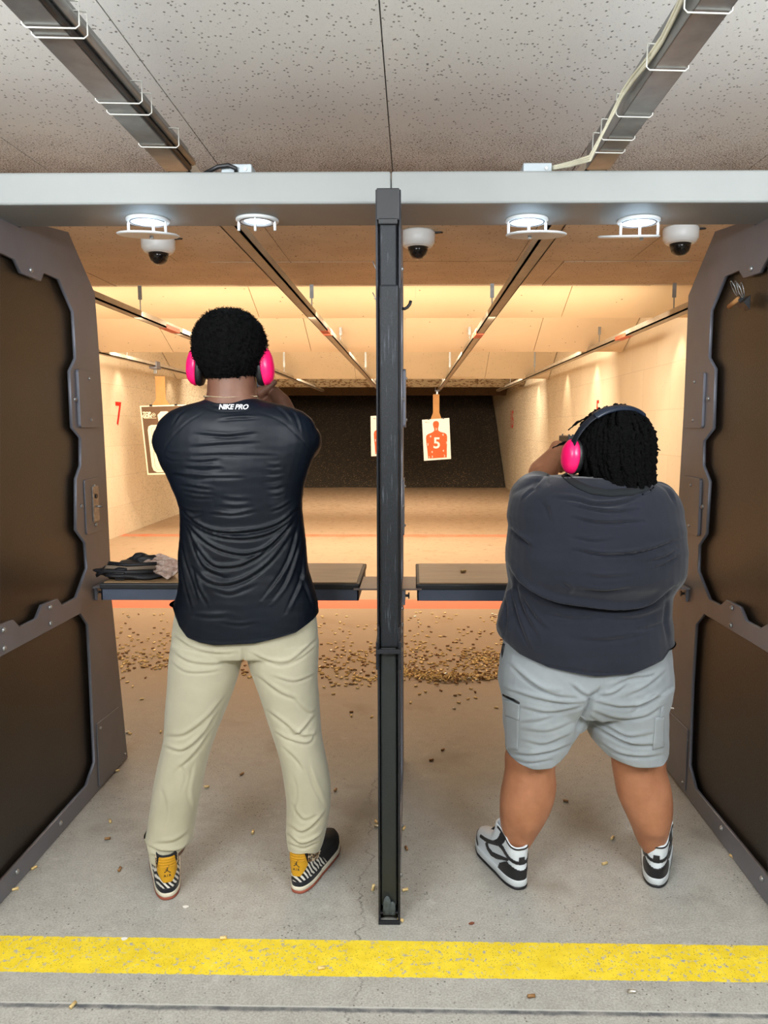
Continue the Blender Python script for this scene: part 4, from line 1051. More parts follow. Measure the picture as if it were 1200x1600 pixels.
# ---- ear defenders
M_pink = mat('neon_pink_plastic', srgb(250, 24, 104), .28, 0, .03, 8)
M_cush = mat('black_vinyl_cushion', srgb(20, 20, 22), .45)
M_band = mat('headband_plastic', srgb(28, 32, 40), .28, 0, .1, 20)
def ear_defenders(c, yaw, roll, tilt, R_, H_, lab, pad=False, cs=1., bw=.013, az=0., fl=.0):
    """c centre between the ears; R_ half distance of the cups, H_ height of the band over c"""
    T = Matrix.Translation(Vector(c)) @ Matrix.Rotation(yaw, 4, 'Z') @ Matrix.Rotation(roll, 4, 'Y')
    r = empty('ear_defenders', c, lab, 'ear defenders')
    TB = T @ Matrix.Rotation(tilt, 4, 'X')
    N = 36; V = []; th = .0035
    for i in range(N+1):
        a = pi*i/N; px_, pz = -cos(a), sin(a); rr = R_+.012
        base = Vector((px_*rr, 0, .01+pz**.8*(H_-.01))); nrm = Vector((px_/rr, 0, pz/H_)).normalized()
        for (dy, dn) in ((-bw, 0), (bw, 0), (bw, th), (-bw, th)): V.append(TB @ (base+nrm*dn+Vector((0, dy, 0))))
    Fc = [(i*4+k, i*4+(k+1) % 4, (i+1)*4+(k+1) % 4, (i+1)*4+k) for i in range(N) for k in range(4)]+[(0, 1, 2, 3), (N*4+3, N*4+2, N*4+1, N*4)]
    MB().geo(V, Fc).build('headband', M_band, r, True, .001)
    if pad:
        V = []
        for i in range(N+1):
            a = pi*(.27+.40*i/N); px_, pz = -cos(a), sin(a); rr = R_+.012; base = Vector((px_*rr, 0, .01+pz**.8*(H_-.01))); nrm = Vector((px_/rr, 0, pz/H_)).normalized()
            for k in range(12):
                b = 2*pi*k/12; V.append(TB @ (base+nrm*(.002+.0075*sin(b))+Vector((0, (bw+.005)*cos(b), 0))))
        Fc = [(i*12+k, i*12+(k+1) % 12, (i+1)*12+(k+1) % 12, (i+1)*12+k) for i in range(N) for k in range(12)]+[tuple(range(12)), tuple(N*12+k for k in range(12))[::-1]]
        MB().geo(V, Fc).build('band_pad', mat('glossy_band_pad', srgb(34, 42, 56), .25, 0, .1), r, True)
    for s in (-1, 1):
        A = T @ Matrix.Translation((s*R_, 0, 0)) @ Matrix.Rotation(s*pi/2, 4, 'Y') @ Matrix.Rotation(-s*fl, 4, 'Y') @ Matrix.Diagonal((1.18*cs, .82*cs, cs*.95, 1))   # local z outward, local x vertical
        prof = [(.0001, .030), (.018, .0285), (.032, .023), (.040, .013), (.0425, .004), (.0425, -.001), (.036, -.003)]
        cp = MB().lathe(prof, A, 36).build('ear_cup', M_pink, r, True)
        MB().lathe([(.034, .002), (.041, -.002), (.043, -.010), (.040, -.018), (.026, -.022), (.022, -.016), (.0001, -.016)], A, 32).build('cushion', M_cush, r, True)
        a0 = T @ Vector((s*(R_+.012), 0, .012)); a1 = T @ Vector((s*(R_+.016), 0, -.012)); a2 = T @ Vector((s*(R_+.004), .0, .055))
        MB().tube([a2+Vector((0, -.008, 0)), a0+Vector((0, -.012, 0)), a1+Vector((0, -.012, 0))], .0028, 8).tube([a2+Vector((0, .008, 0)), a0+Vector((0, .012, 0)), a1+Vector((0, .012, 0))], .0028, 8).build('yoke', M_band, cp, True)
    return r

# ---- sneakers
class Shoe:
    def __init__(s, T, L, W, z0, H, lift, fy, side=1, topt=0.):
        s.T, s.L, s.W, s.z0, s.H, s.lift, s.fy, s.side = T, L, W, z0, H, lift, fy, side
    def P(s, t, q, off=0.):
        e = .002
        p = s._p(t, q)
        if off:
            a = s._p(t+e, q)-s._p(t-e, q); b = s._p(t, min(q+e, 1))-s._p(t, q-e); n = a.cross(b); n.normalize(); p = p+n*off
        return s.T @ p
    def _p(s, t, q):
        tau = 2*pi*t; yy = (1-cos(tau))/2; sn = sin(tau)
        W = np.interp(yy, [0, .12, .35, .55, .75, .9, 1], [.9, .92, .84, .93, 1.08, 1.0, .8])*s.W
        ws = np.interp(q, [0, .25, .6, 1], [1., 1.0, .93, .90]); 
        # inner side of a foot is straighter than the outer
        x = math.copysign(abs(sn)**.72, sn)*W*ws - s.side*.012*yy*yy
        hy = np.interp(q, [0, .3, .65, 1], [.004, -.001, .004, .004])
        fy = np.interp(q, s.fy[0], s.fy[1])*s.L; y = hy+yy*(fy-hy)
        tz = np.clip(y/.09, 0, 1); tz = tz*tz*(3-2*tz)
        z = s.z0+q*(s.H-s.z0)+s.lift*q*q*tz
        return Vector((x, y, z))
    def surf(s, name, m, parent, nt=90, ns=34):
        V, Fc = [], []
        for j in range(ns+1):
            for i in range(nt): V.append(s.P(i/nt, j/ns))
        for j in range(ns):
            for i in range(nt): Fc.append((j*nt+i, j*nt+(i+1) % nt, (j+1)*nt+(i+1) % nt, (j+1)*nt+i))
        # collar rolled inwards, then down into the shoe
        k0 = len(V); c = s.P(0, 1)*.5+s.P(.5, 1)*.5
        for d, dz in ((.93, .003), (.84, .0), (.78, -.012), (.74, -.035)):
            for i in range(nt): p = s.P(i/nt, 1); V.append(c+(p-c)*d+Vector((0, 0, dz+(p.z-c.z)*(1-d))))
        for j in range(4):
            a = ns*nt if j == 0 else k0+(j-1)*nt; b = k0+j*nt
            for i in range(nt): Fc.append((a+i, a+(i+1) % nt, b+(i+1) % nt, b+i))
        Fc.append(tuple(range(nt))[::-1]); Fc.append(tuple(k0+3*nt+i for i in range(nt)))
        return MB().geo(V, Fc).build(name, m, parent, True)
    def patch(s, name, m, parent, poly, off=.0018, n=90):
        P_ = np.array(poly); (t0, q0), (t1, q1) = P_.min(0), P_.max(0); q1 = min(q1, 1); q0 = max(q0, .002)
        nt = max(6, int(n*(t1-t0)*2.4)); nq = max(6, int(n*(q1-q0)*.6)); V, Fc = [], []
        T_ = np.linspace(t0, t1, nt+1); Q = np.linspace(q0, q1, nq+1)
        ins = lambda x, y: sum(((P_[i][1] > y) != (P_[i-1][1] > y)) and (x < (P_[i-1][0]-P_[i][0])*(y-P_[i][1])/(P_[i-1][1]-P_[i][1]+1e-12)+P_[i][0]) for i in range(len(P_))) % 2
        for q in Q:
            for t in T_: V.append(s.P(t, q, off))
        for j in range(nq):
            for i in range(nt):
                if ins((T_[i]+T_[i+1])/2, (Q[j]+Q[j+1])/2): k = j*(nt+1)+i; Fc.append((k, k+1, k+nt+2, k+nt+1))
        used = sorted({i for f in Fc for i in f}); mp = {u: i for i, u in enumerate(used)}
        me = bpy.data.meshes.new(name); me.from_pydata([tuple(V[u]) for u in used], [], [tuple(mp[i] for i in f) for f in Fc])
        o = link(name, me, m, parent, True); sd = o.modifiers.new('solid', 'SOLIDIFY'); sd.thickness = .002; sd.offset = -1; return o
    def band(s, name, m, parent, za, zb, grow, groove=False):
        """sole layer: footprint extruded between two heights"""
        nt = 90; V = []; zs = [za, za+(zb-za)*.15, (za+zb)/2, zb-(zb-za)*.15, zb]; gs = [grow-.002, grow, grow+(.0008 if not groove else -.0006), grow, grow-.002]
        for z, g in zip(zs, gs):
            for i in range(nt):
                t = i/nt; p = s._p(t, 0); a = s._p(t+.003, 0)-s._p(t-.003, 0); n = Vector((a.y, -a.x, 0)); n.normalize()
                lift = .010*max(0, (p.y/s.L-.75)/.25)**2 * (1 if z < .02 else .6)
                V.append(s.T @ Vector((p.x+n.x*g, p.y+n.y*g, z+lift)))
        Fc = [(j*nt+i, j*nt+(i+1) % nt, (j+1)*nt+(i+1) % nt, (j+1)*nt+i) for j in range(4) for i in range(nt)]+[tuple(range(nt))[::-1], tuple(4*nt+i for i in range(nt))]
        return MB().geo(V, Fc).build(name, m, parent, True)
# ================================================================== person one (left booth)
Y1 = 2.325
M_skin1 = skin_mat('dark_brown_skin', srgb(100, 66, 50), srgb(122, 84, 66))
tor1 = [(622, 328, 400, .062, -.01), (628, 312, 420, .072, -.005), (634, 289, 446, .082, 0), (641, 271, 468, .092, 0), (650, 258, 482, .102), (662, 248, 491, .11), (676, 244, 495, .115), (692, 242, 497, .118),
        (708, 246, 493, .120), (724, 252, 487, .122), (742, 262, 481, .122), (760, 269, 475.5, .120), (780, 278, 472.5, .118), (795, 282, 472, .116), (815, 282.5, 474, .113), (836, 282, 476.5, .110), (865, 280, 479, .110), (890, 281, 482, .112),
        (910, 281, 488, .116), (928, 278, 493, .120), (950, 271, 497, .124), (974, 268, 497.5, .126), (1012, 270, 497, .126)]
def s1(o=0.): return Y1+o
headc1 = Vector(PY(360, 557, Y1+.005))
shL = Vector(PY(272, 690, Y1)); shR = Vector(PY(466, 688, Y1))
slide1 = Vector(PY(406, 600, 2.80))
elbL = Vector((shL.x+.01, 2.55, 1.36)); elbR = Vector((shR.x-.022, 2.56, 1.395))
g1 = slide1+Vector((0, .015, -.07))
wrR = g1+Vector((.062, -.085, -.020)); wrL = g1+Vector((-.06, -.08, -.03))
r1 = empty('person', (headc1.x, Y1, 0), 'person in black athletic shirt and tan trousers, short round hair, aiming a pistol', 'person')
mb = MB()
mb.ball(headc1, (.071, .090, .107), 28, 20); face(mb, headc1, .12)
loft(mb, dense([(575, 329, 396, .062, .0), (600, 325, 400, .066, -.006), (622, 322, 402, .070, -.01), (640, 306, 418, .075, -.005), (660, 285, 450, .08, 0)]), Y1, 2.1)
loft(mb, dense([r_ for r_ in tor1 if r_[0] > 640 and r_[0] < 1000]), Y1, 2.2, .86, 44, .80)
capsule(mb, [shL, elbL, wrL], [.056, .044, .028]); capsule(mb, [shR, elbR, wrR], [.056, .044, .028])
grip_hands(mb, slide1, wrR, wrL)
# left thumb laid over the back of the right hand, pointing up and to the right
capsule(mb, [PY(406, 621, 2.780), PY(408, 613, 2.770)], [.026, .022])
capsule(mb, [PY(407, 615, 2.760), PY(416, 608, 2.755), PY(423.5, 601.5, 2.760), PY(429, 597.5, 2.765)], [.0165, .0140, .0125, .0100], 12)
mb.ball(PY(430, 617, 2.790), (.024, .03, .030), 16, 12); capsule(mb, [PY(430, 617, 2.780), PY(441, 628, 2.710), elbR], [.027, .029, .040])
legL1 = [(1000, 270, 384, .105), (1030, 266, 378, .108), (1065, 264, 369, .103), (1110, 260, 352, .095), (1156, 257, 334, .086), (1192, 248, 323, .080), (1235, 240, 314, .078), (1263, 236, 308, .077), (1290, 232, 304, .078), (1314, 228.5, 300, .080), (1330, 229, 295, .078), (1362, 238, 284, .074)]
legR1 = [(1000, 383, 498, .105), (1030, 388, 497, .108), (1065, 400, 496, .100), (1088, 408, 498, .096), (1120, 418, 500, .090), (1150, 428, 502.5, .084), (1184, 438, 509, .080), (1221, 444.5, 516, .078), (1249, 448, 516.5, .076), (1280, 448, 513, .074), (1306, 447, 507.5, .073), (1325, 448, 502, .073), (1348, 452, 494, .070)]
loft(mb, dense(legL1[:-1]), Y1, 2.1, .76); loft(mb, dense(legR1[:-1]), Y1+.01, 2.1, .76)
mb.ball(PY(383, 985, Y1), (.19, .085, .08), 24, 14)
hL = Vector(PZ(263, 1407, .0)); hR = Vector(PZ(464, 1397, 0)); yawL, yawR = radians(19), radians(-14)
def foot(mb, h, yaw, ank, L=.28, ra=.04):
    """foot inside the shoe, joined to the lower leg at the ankle point"""
    R_ = Matrix.Rotation(yaw, 3, 'Z'); P = lambda x, y, z: Vector((h.x, h.y, 0))+R_ @ Vector((x, y, z))
    capsule(mb, [P(0, .045, .055), P(0, .12, .052), P(0, L-.06, .042)], [.030, .032, .026], 14)
    capsule(mb, [P(0, .060, .06), P(0, .068, .11).lerp(Vector(ank), .3), Vector(ank)], [.032, ra*.92, ra], 14)
foot(mb, hL, yawL, PY(264, 1290, Y1)); foot(mb, hR, yawR, PY(475, 1290, Y1+.01))
me = remesh(mb, .004, 3); body1 = link('body', me, M_skin1, r1, True)
eyes(headc1, .12, r1)

def z4(*p): return [(230+x/4, 460+y/4) for x, y in p]
def z7(*p): return [(230+x/4.138, 720+y/4.138) for x, y in p]
M_shirt1 = cloth_mat('black_stretch_jersey', srgb(5, 11, 20), srgb(8, 17, 29), .46, .0, .10, 900, .27)
mb = MB(); loft(mb, dense(tor1, 4), Y1, 2.25, 1.)
for sh, el, dx in ((shL, elbL, -.002), (shR, elbR, .002)):
    e2 = sh.lerp(el, .72); capsule(mb, [sh+Vector((dx, .0, -.0)), sh+Vector((dx, .06, -.005)), e2], [.064, .062, .054], 26)
me = remesh(mb, .0042, 5, 'shirt')
F1 = [(z4((450, 785), (570, 775), (700, 770)), 2.6, .0042), (z4((310, 870), (500, 885), (680, 865)), 3.2, .0055), (z4((280, 950), (480, 935), (690, 925)), 3, .0045), (z4((290, 1005), (500, 1000), (800, 1003)), 3, .004),
      (z4((240, 1040), (340, 1045), (450, 1030)), 3, .0045), (z4((230, 1080), (340, 1095), (460, 1085)), 3, .0045), (z4((170, 1125), (300, 1150), (420, 1145)), 3, .005), (z4((740, 1060), (790, 1068), (840, 1060)), 2.2, .003), (z4((730, 1100), (790, 1106), (840, 1098)), 2.2, .003),
      (z4((730, 1145), (790, 1150), (845, 1140)), 2.2, .003),
      (z4((355, 735), (250, 800), (150, 900), (95, 1000), (95, 1070)), 1.1, .0022, 'g'), (z4((690, 735), (820, 780), (920, 860), (1000, 950), (1035, 1010)), 1.1, .0022, 'g'), (z4((350, 700), (430, 728), (520, 735), (620, 725), (690, 700)), 1.2, .002, 'g'),
      (z4((880, 700), (930, 760), (960, 850)), 2.5, .003), (z4((800, 690), (860, 740), (900, 790)), 2.5, .003), (z4((250, 720), (200, 760), (160, 820)), 2.5, .0025), (z4((120, 980), (150, 990), (200, 990)), 2, .0025), (z4((110, 1020), (150, 1035), (210, 1040)), 2, .0025),
      (z7((240, 45), (360, 40), (480, 45)), 3, .004), (z7((170, 85), (400, 104), (620, 105)), 2.6, .006), (z7((220, 155), (320, 172), (420, 185)), 3, .005), (z7((230, 190), (330, 208), (430, 215)), 3, .004), (z7((250, 230), (340, 242), (420, 240)), 3, .004),
      (z7((760, 40), (820, 42), (870, 35)), 2.4, .0035), (z7((760, 85), (820, 84), (880, 75)), 2.4, .0035), (z7((760, 130), (820, 128), (880, 115)), 2.4, .0035), (z7((780, 180), (830, 178), (890, 160)), 2.4, .0035), (z7((790, 222), (840, 220), (890, 205)), 2.4, .0035), (z7((800, 325), (860, 305), (930, 265)), 2.2, .0045),
      (z7((480, 240), (570, 252), (660, 250)), 3.2, .0035), (z7((470, 292), (570, 300), (670, 290)), 3.2, .004), (z7((410, 340), (560, 350), (700, 325)), 2.5, .006), (z7((240, 350), (300, 370), (350, 355)), 2.5, .004), (z7((230, 305), (290, 330), (350, 330)), 2.5, .004),
      (z7((215, 300), (300, 395), (400, 448), (500, 466), (620, 462), (760, 440), (880, 390), (985, 290)), 3.2, .011), (z7((225, 350), (330, 440), (480, 495), (650, 505), (800, 470), (920, 390), (975, 320)), 2.8, .009),
      (z7((240, 380), (330, 490), (450, 570), (600, 608), (720, 590), (830, 520), (960, 370)), 3.2, .010), (z7((250, 420), (320, 560), (420, 675), (540, 690), (640, 665), (760, 590), (930, 420)), 3.2, .009),
      (z7((300, 690), (380, 775), (500, 805), (650, 760), (800, 650), (930, 480)), 3.6, .008), (z7((270, 460), (300, 560), (370, 690), (500, 750), (520, 745)), 3, .006), (z7((215, 500), (250, 650), (300, 800), (330, 900)), 3, .006), (z7((212, 600), (240, 780), (290, 960)), 3, .006),
      (z7((975, 420), (930, 600), (860, 740), (740, 900)), 3.2, .007), (z7((990, 520), (900, 780), (800, 920)), 3.2, .006), (z7((1015, 520), (1000, 750), (900, 980)), 3.2, .006), (z7((300, 700), (330, 820), (390, 930)), 3, .005), (z7((420, 830), (540, 860), (700, 800)), 4, .004),
      (z7((300, 1000), (420, 1010), (540, 1000)), 4, .004), (z7((480, 1050), (600, 1062), (710, 1045)), 3, .003), (z7((980, 700), (1040, 850), (1080, 960)), 3, .005), (z7((170, 1060), (300, 1145), (440, 1168), (700, 1155), (950, 1100), (1095, 1000)), 1.2, .0015, 'g'),
      (z7((350, 700), (420, 740), (510, 760)), 4, .006, 'g')]
folds(me, F1, .85); ripple(me, .0005, 30, 5, (.5, .5, 1.8))
hem(me, lambda v: v[:, 2] < 1.1, [(262, 955), (268, 968), (275, 982), (290, 998), (312, 1004), (336, 1007), (399, 1004), (460, 992), (485, 977), (500, 962)], Y1-.115)
shirt1 = link('shirt', me, M_shirt1, r1, True); T1 = bvh(me)
# neckband and its lettering
cb = MB(); P_ = []
for k in range(41):
    a = 2*pi*k/40; c = Vector(PY(361, 636, Y1-.01)); P_.append(c+Vector((.079*cos(a), .076*sin(a)*(1), .009*(.2-sin(a))*0+.010*abs(cos(a))**2 + (.0 if sin(a) < 0 else -.03*sin(a)))))
cb.tube(P_, .0085, 12, flat=.45); cb.build('neckband', M_shirt1, shirt1, True)
M_logo = mat('white_print', srgb(235, 236, 238), .6)
TC = BVHTree.FromPolygons([v.co[:] for v in bpy.data.objects['neckband'].data.vertices], [tuple(p.vertices) for p in bpy.data.objects['neckband'].data.polygons])
me = text_mesh('NIKE PRO', .0200, .0005, .0005, .18, .95); c = PY(360, 635.5, 2.2); place_mesh(me, c, (1, 0, 0), (0, 0, 1)); 
tb = bpy.data.objects['neckband'].data
cv = [v.co[:] for v in shirt1.data.vertices]+[v.co[:] for v in tb.vertices]; k0 = len(shirt1.data.vertices)
TT = BVHTree.FromPolygons(cv, [tuple(p.vertices) for p in shirt1.data.polygons]+[tuple(i+k0 for i in p.vertices) for p in tb.polygons])
decal(me, TT, (0, 1, 0), .0012); link('lettering', me, M_logo, shirt1)

# trousers
M_khaki = cloth_mat('stone_khaki_cotton', srgb(174, 169, 146), srgb(188, 182, 159), .85, .25, .22, 800, .2)
mb = MB(); loft(mb, dense(legL1), Y1, 2.15, 1.); loft(mb, dense(legR1), Y1+.01, 2.15, 1.)
loft(mb, dense([(950, 276, 492, .110), (980, 271, 496, .112), (1005, 269, 497, .112), (1018, 268, 497, .104)]), Y1+.003, 2.25)
me = remesh(mb, .0045, 5, 'trousers')
def zb(*p): return [(210+x/3.529, 980+y/3.529) for x, y in p]
F2 = [(zb((605, 110), (600, 180), (580, 260)), 3, .010, 'g'), (zb((220, 50), (330, 120), (450, 145), (560, 140)), 3.5, .007), (zb((205, 130), (300, 190), (430, 205), (520, 190)), 3.5, .006), (zb((200, 190), (280, 245), (380, 250), (480, 235)), 3, .004),
      (zb((640, 140), (740, 185), (860, 185), (1010, 60)), 3.2, .007), (zb((690, 170), (800, 210), (900, 180), (1010, 100)), 3, .005), (zb((760, 270), (880, 300), (1005, 255)), 3, .005), (zb((680, 270), (800, 360), (900, 400)), 4, .006), (zb((735, 460), (840, 540), (900, 590), (1010, 470)), 3.5, .007),
      (zb((850, 540), (920, 600), (1010, 590)), 3.2, .006), (zb((780, 580), (850, 620), (960, 640), (1010, 560)), 3, .006), (zb((820, 660), (900, 740), (940, 800)), 3.5, .005), (zb((880, 400), (960, 470), (1015, 450)), 3.5, .005),
      (zb((180, 600), (280, 590), (400, 500), (500, 380)), 4, .007), (zb((170, 660), (270, 680), (380, 590), (450, 480)), 4, .008), (zb((230, 790), (330, 700), (430, 560)), 4, .006), (zb((250, 760), (290, 820), (270, 900)), 4, .004), (zb((330, 760), (300, 900), (320, 1000)), 4, .004),
      (zb((150, 880), (180, 1000), (160, 1100)), 5, .004), (zb((880, 820), (900, 920), (870, 1050)), 4, .004), (zb((960, 760), (1000, 880), (1050, 980)), 4, .005),
      (zb((70, 1200), (150, 1235), (260, 1225), (320, 1160)), 3.2, .009), (zb((90, 1255), (170, 1262), (260, 1240)), 2.5, .008), (zb((120, 1190), (220, 1180), (310, 1120)), 4, .006),
      (zb((845, 1140), (920, 1195), (1010, 1160), (1055, 1110)), 3, .009), (zb((850, 1190), (930, 1215), (1010, 1185)), 2.6, .008), (zb((850, 1090), (920, 1130), (990, 1090), (1060, 1010)), 3.5, .007), (zb((870, 980), (930, 1060), (1000, 1040)), 3.5, .005)]
folds(me, F2, .95)
hem(me, lambda v: v[:, 0] < PY(383, 1200, Y1)[0], [(222, 1318), (229, 1326), (236, 1348), (243, 1352), (267, 1344), (280, 1334), (305, 1322)], Y1-.07)
hem(me, lambda v: v[:, 0] >= PY(383, 1200, Y1)[0], [(444, 1318), (449, 1334), (462, 1334), (480, 1333), (497, 1341), (512, 1318)], Y1-.06)
link('trousers', me, M_khaki, r1, True)

# hair
M_hair = NT('black_hair'); M_hair.color(srgb(9, 9, 10)); M_hair.set(.7, 0, .12); M_hair.bump(M_hair.noise(M_hair.coord('Object'), 300, 4, .7), 1., .01); M_hair = M_hair.m
hr = [(484, 345, 372, .03), (488, 333, 384, .06), (497, 320, 397, .088), (509, 309, 408, .105), (525, 302, 415, .116), (545, 301, 417, .118), (560, 304, 414, .114), (575, 313, 408, .102), (586, 322, 400, .085), (593, 328, 392, .07)]
mb = MB(); loft(mb, dense(hr, 4), Y1-.003, 2.1, .97, 60)
me = remesh(mb, .005, 3, 'hair'); v = getv(me); zf = PY(360, 552, Y1)[2]
n = getn(me); rs = np.random.default_rng(2); D = np.zeros(len(v))
for k in range(26):
    w = rs.normal(size=3); w = w/np.linalg.norm(w)*rs.uniform(260, 620); D += np.sin(v@w+rs.uniform(0, 6))
v += n*(D*.00055)[:, None]
fr = (v[:, 1] > Y1+.03) & (v[:, 2] < zf+.015); v[fr, 1] = np.minimum(v[fr, 1], Y1+.05)  # hairline leaves the face free
setv(me, v)
vv, nn = getv(me), getn(me); mb = MB(); mb.v = [tuple(p) for p in vv]; mb.f = [tuple(p.vertices) for p in me.polygons]
sel = rs.choice(len(vv), 6500)
for i in sel:
    p, q = Vector(vv[i]), Vector(nn[i])
    if q.length < .1: continue
    a = q.orthogonal().normalized(); b = q.cross(a); ph = rs.uniform(0, 6.28); rr = rs.uniform(.0012, .0026); hgt = rs.uniform(.003, .0075); pts = []
    for k in range(5):
        t = k/4; pts.append(p+q*(hgt*t-.001)+(a*cos(ph+t*5)+b*sin(ph+t*5))*rr*t**.5)
    mb.tube(pts, .00055, 3, False)
hair1 = MB(); hair1.v, hair1.f = mb.v, mb.f
me = bpy.data.meshes.new('hair'); me.from_pydata(hair1.v, [], hair1.f); me.update(); link('hair', me, M_hair, r1, True)

# necklace of small beads
M_chain = mat('silver_gold_chain', srgb(205, 190, 160), .25, .9)
mb = MB()
for k in range(110):
    a = 2*pi*k/110; sx, sy = cos(a), sin(a); c = Vector(PY(361, 623, Y1-.005))
    p = c+Vector((.0795*sx, .0745*sy, .006*abs(sx)+(.0 if sy < 0 else -.045*sy)+.0012*(k % 2)))
    mb.ball(p, (.0024, .0024, .0019), 6, 5)
mb.build('necklace', M_chain, r1, True)

# sneakers, zebra and leopard panels with a yellow heel tab
M_suede = mat('black_suede', srgb(20, 20, 23), .85, 0, .3, 60, .3, 300); M_navy = mat('black_leather', srgb(26, 30, 38), .4, 0, .1)
M_yel = mat('mustard_rubber', srgb(198, 146, 24), .42, 0, .05); M_creams = mat('cream_midsole', srgb(226, 218, 196), .5, 0, .03); M_gum = mat('gum_rubber', srgb(150, 78, 58), .55)
def zebra():
    t = NT('zebra_print'); p = t.coord('Object'); w = t.add('ShaderNodeTexWave', bands_direction='DIAGONAL'); w.inputs['Scale'].default_value = 30; w.inputs['Distortion'].default_value = 2.5; w.inputs['Detail'].default_value = 1
    t.l.new(p, w.inputs['Vector']); t.color(t.ramp(w.outputs[1], [(.48, srgb(20, 20, 22)), (.54, srgb(232, 228, 220))])); t.set(.6); return t.m
def leopard():
    t = NT('leopard_print'); p = t.coord('Object'); d = t.vor(p, 95); k = t.ramp(d, [(.25, srgb(190, 140, 84)), (.33, srgb(24, 20, 18)), (.5, srgb(24, 20, 18)), (.58, srgb(226, 206, 174))]); t.color(k); t.set(.7); return t.m
M_zeb, M_leo = zebra(), leopard()
def jordan(h, yaw, side, lab):
    T = Matrix.Translation((h.x, h.y, 0)) @ Matrix.Rotation(yaw, 4, 'Z')
    S = Shoe(T, .315, .0465, .022, .142, .02, ([0, .2, .4, .55, .75, 1], [1., .985, .9, .68, .47, .40]), side)
    up_ = S.surf('sneaker', M_suede, r1); tag(up_, lab)
    S.band('outsole', M_gum, up_, 0.0, .0105, .0035); S.band('midsole', M_creams, up_, .0098, .0245, .004, True)
    S.patch('heel_counter', M_navy, up_, [(-.2, .0), (.2, .0), (.2, .12), (.08, .17), (0, .15), (-.08, .17), (-.2, .12)], .0024)
    z = S.patch('zebra_panel', M_zeb, up_, [(-.24, .06), (-.08, .12), (0, .1), (.08, .12), (.24, .06), (.22, .3), (.15, .62), (.1, .66), (-.1, .66), (-.15, .62), (-.22, .3)], .0012)
    S.patch('leopard_panel', M_leo, up_, [(.11, .62), (.19, .42), (.24, .55), (.20, .9), (.13, .96)], .0016); S.patch('leopard_panel', M_leo, up_, [(-.11, .62), (-.19, .42), (-.24, .55), (-.20, .9), (-.13, .96)], .0016)
    tab = S.patch('heel_tab', M_yel, up_, [(-.026, .33), (.026, .33), (.046, .40), (.10, .58), (.095, .70), (.07, .99), (-.07, .99), (-.095, .70), (-.10, .58), (-.046, .40)], .0042, 150)
    # ribs on the tab
    m = MB()
    for q in (.74, .81, .88, .95): m.tube([S.P(t, q, .0045) for t in np.linspace(-.074, .074, 13)], .0016, 6)
    m.build('tab_rib', M_yel, up_, True)
    # leaping figure and lettering pressed on the tab
    tree = BVHTree.FromPolygons([tuple(v.co) for v in tab.data.vertices], [tuple(p.vertices) for p in tab.data.polygons])
    fw_ = T.to_3x3() @ Vector((0, 1, 0)); rt_ = T.to_3x3() @ Vector((1, 0, 0)); c = S.P(0, .60, .05)
    seg = [([(0, .0045), (-.0005, -.001)], .0019), ([(-.0005, -.001), (-.005, -.004), (-.0095, -.0065)], .0013), ([(-.0005, -.001), (.004, -.003), (.006, -.0065), (.011, -.0082)], .0013), ([(.0005, .004), (.002, .008), (.0045, .012)], .0009), ([(-.0005, .0035), (-.004, .0015), (-.0065, .002)], .0009)]
    m = MB()
    for pts, w in seg:
        for a, b in zip(pts[:-1], pts[1:]):
            dx, dz = b[0]-a[0], b[1]-a[1]; L_ = sqrt(dx*dx+dz*dz); nx, nz = -dz/L_*w, dx/L_*w
            q = [(a[0]+nx, a[1]+nz), (a[0]-nx, a[1]-nz), (b[0]-nx*.8, b[1]-nz*.8), (b[0]+nx*.8, b[1]+nz*.8)]
            m.geo([c+rt_*x+Vector((0, 0, y)) for x, y in q], [(0, 1, 2, 3)])
    for (x, y, r_) in ((.0, .0072, .0016), (.0050, .0135, .0015)):
        m.geo([c+rt_*(x+r_*cos(a))+Vector((0, 0, y+r_*sin(a))) for a in [k*pi/4 for k in range(8)]], [tuple(range(8))])
    for k, ch in enumerate('AIR'):
        pass
    me = m.mesh('emblem'); decal(me, tree, fw_, .001); link('emblem', me, M_navy, up_)
    me = text_mesh('A I R', .0105, .0002, .0002); place_mesh(me, c+Vector((0, 0, -.0165)), rt_, (0, 0, 1)); decal(me, tree, fw_, .001); link('lettering', me, M_navy, up_)
    # laces and tongue
    m = MB()
    for k in range(5):
        y = .15+.022*k; zz = .112-.010*k
        m.tube([T @ Vector((-.024, y, zz-.006)), T @ Vector((0, y+.004, zz+.004)), T @ Vector((.024, y, zz-.006))], .0028, 6)
    m.build('laces', M_navy, up_, True)
jordan(hL, yawL, 1, 'left sneaker with zebra-striped panel and yellow heel tab')
jordan(hR, yawR, -1, 'right sneaker with zebra-striped panel and yellow heel tab, toe turned out')
pistol(slide1, 'black pistol held out in both hands by the taller shooter, mostly hidden behind the head')
c = Vector(PY(360, 572, Y1+.01)); ear_defenders(c, 0, 0, .0, .098, .160, 'neon pink ear defenders on the taller shooter with the short round hair', False, 1.17, .012, fl=.12)
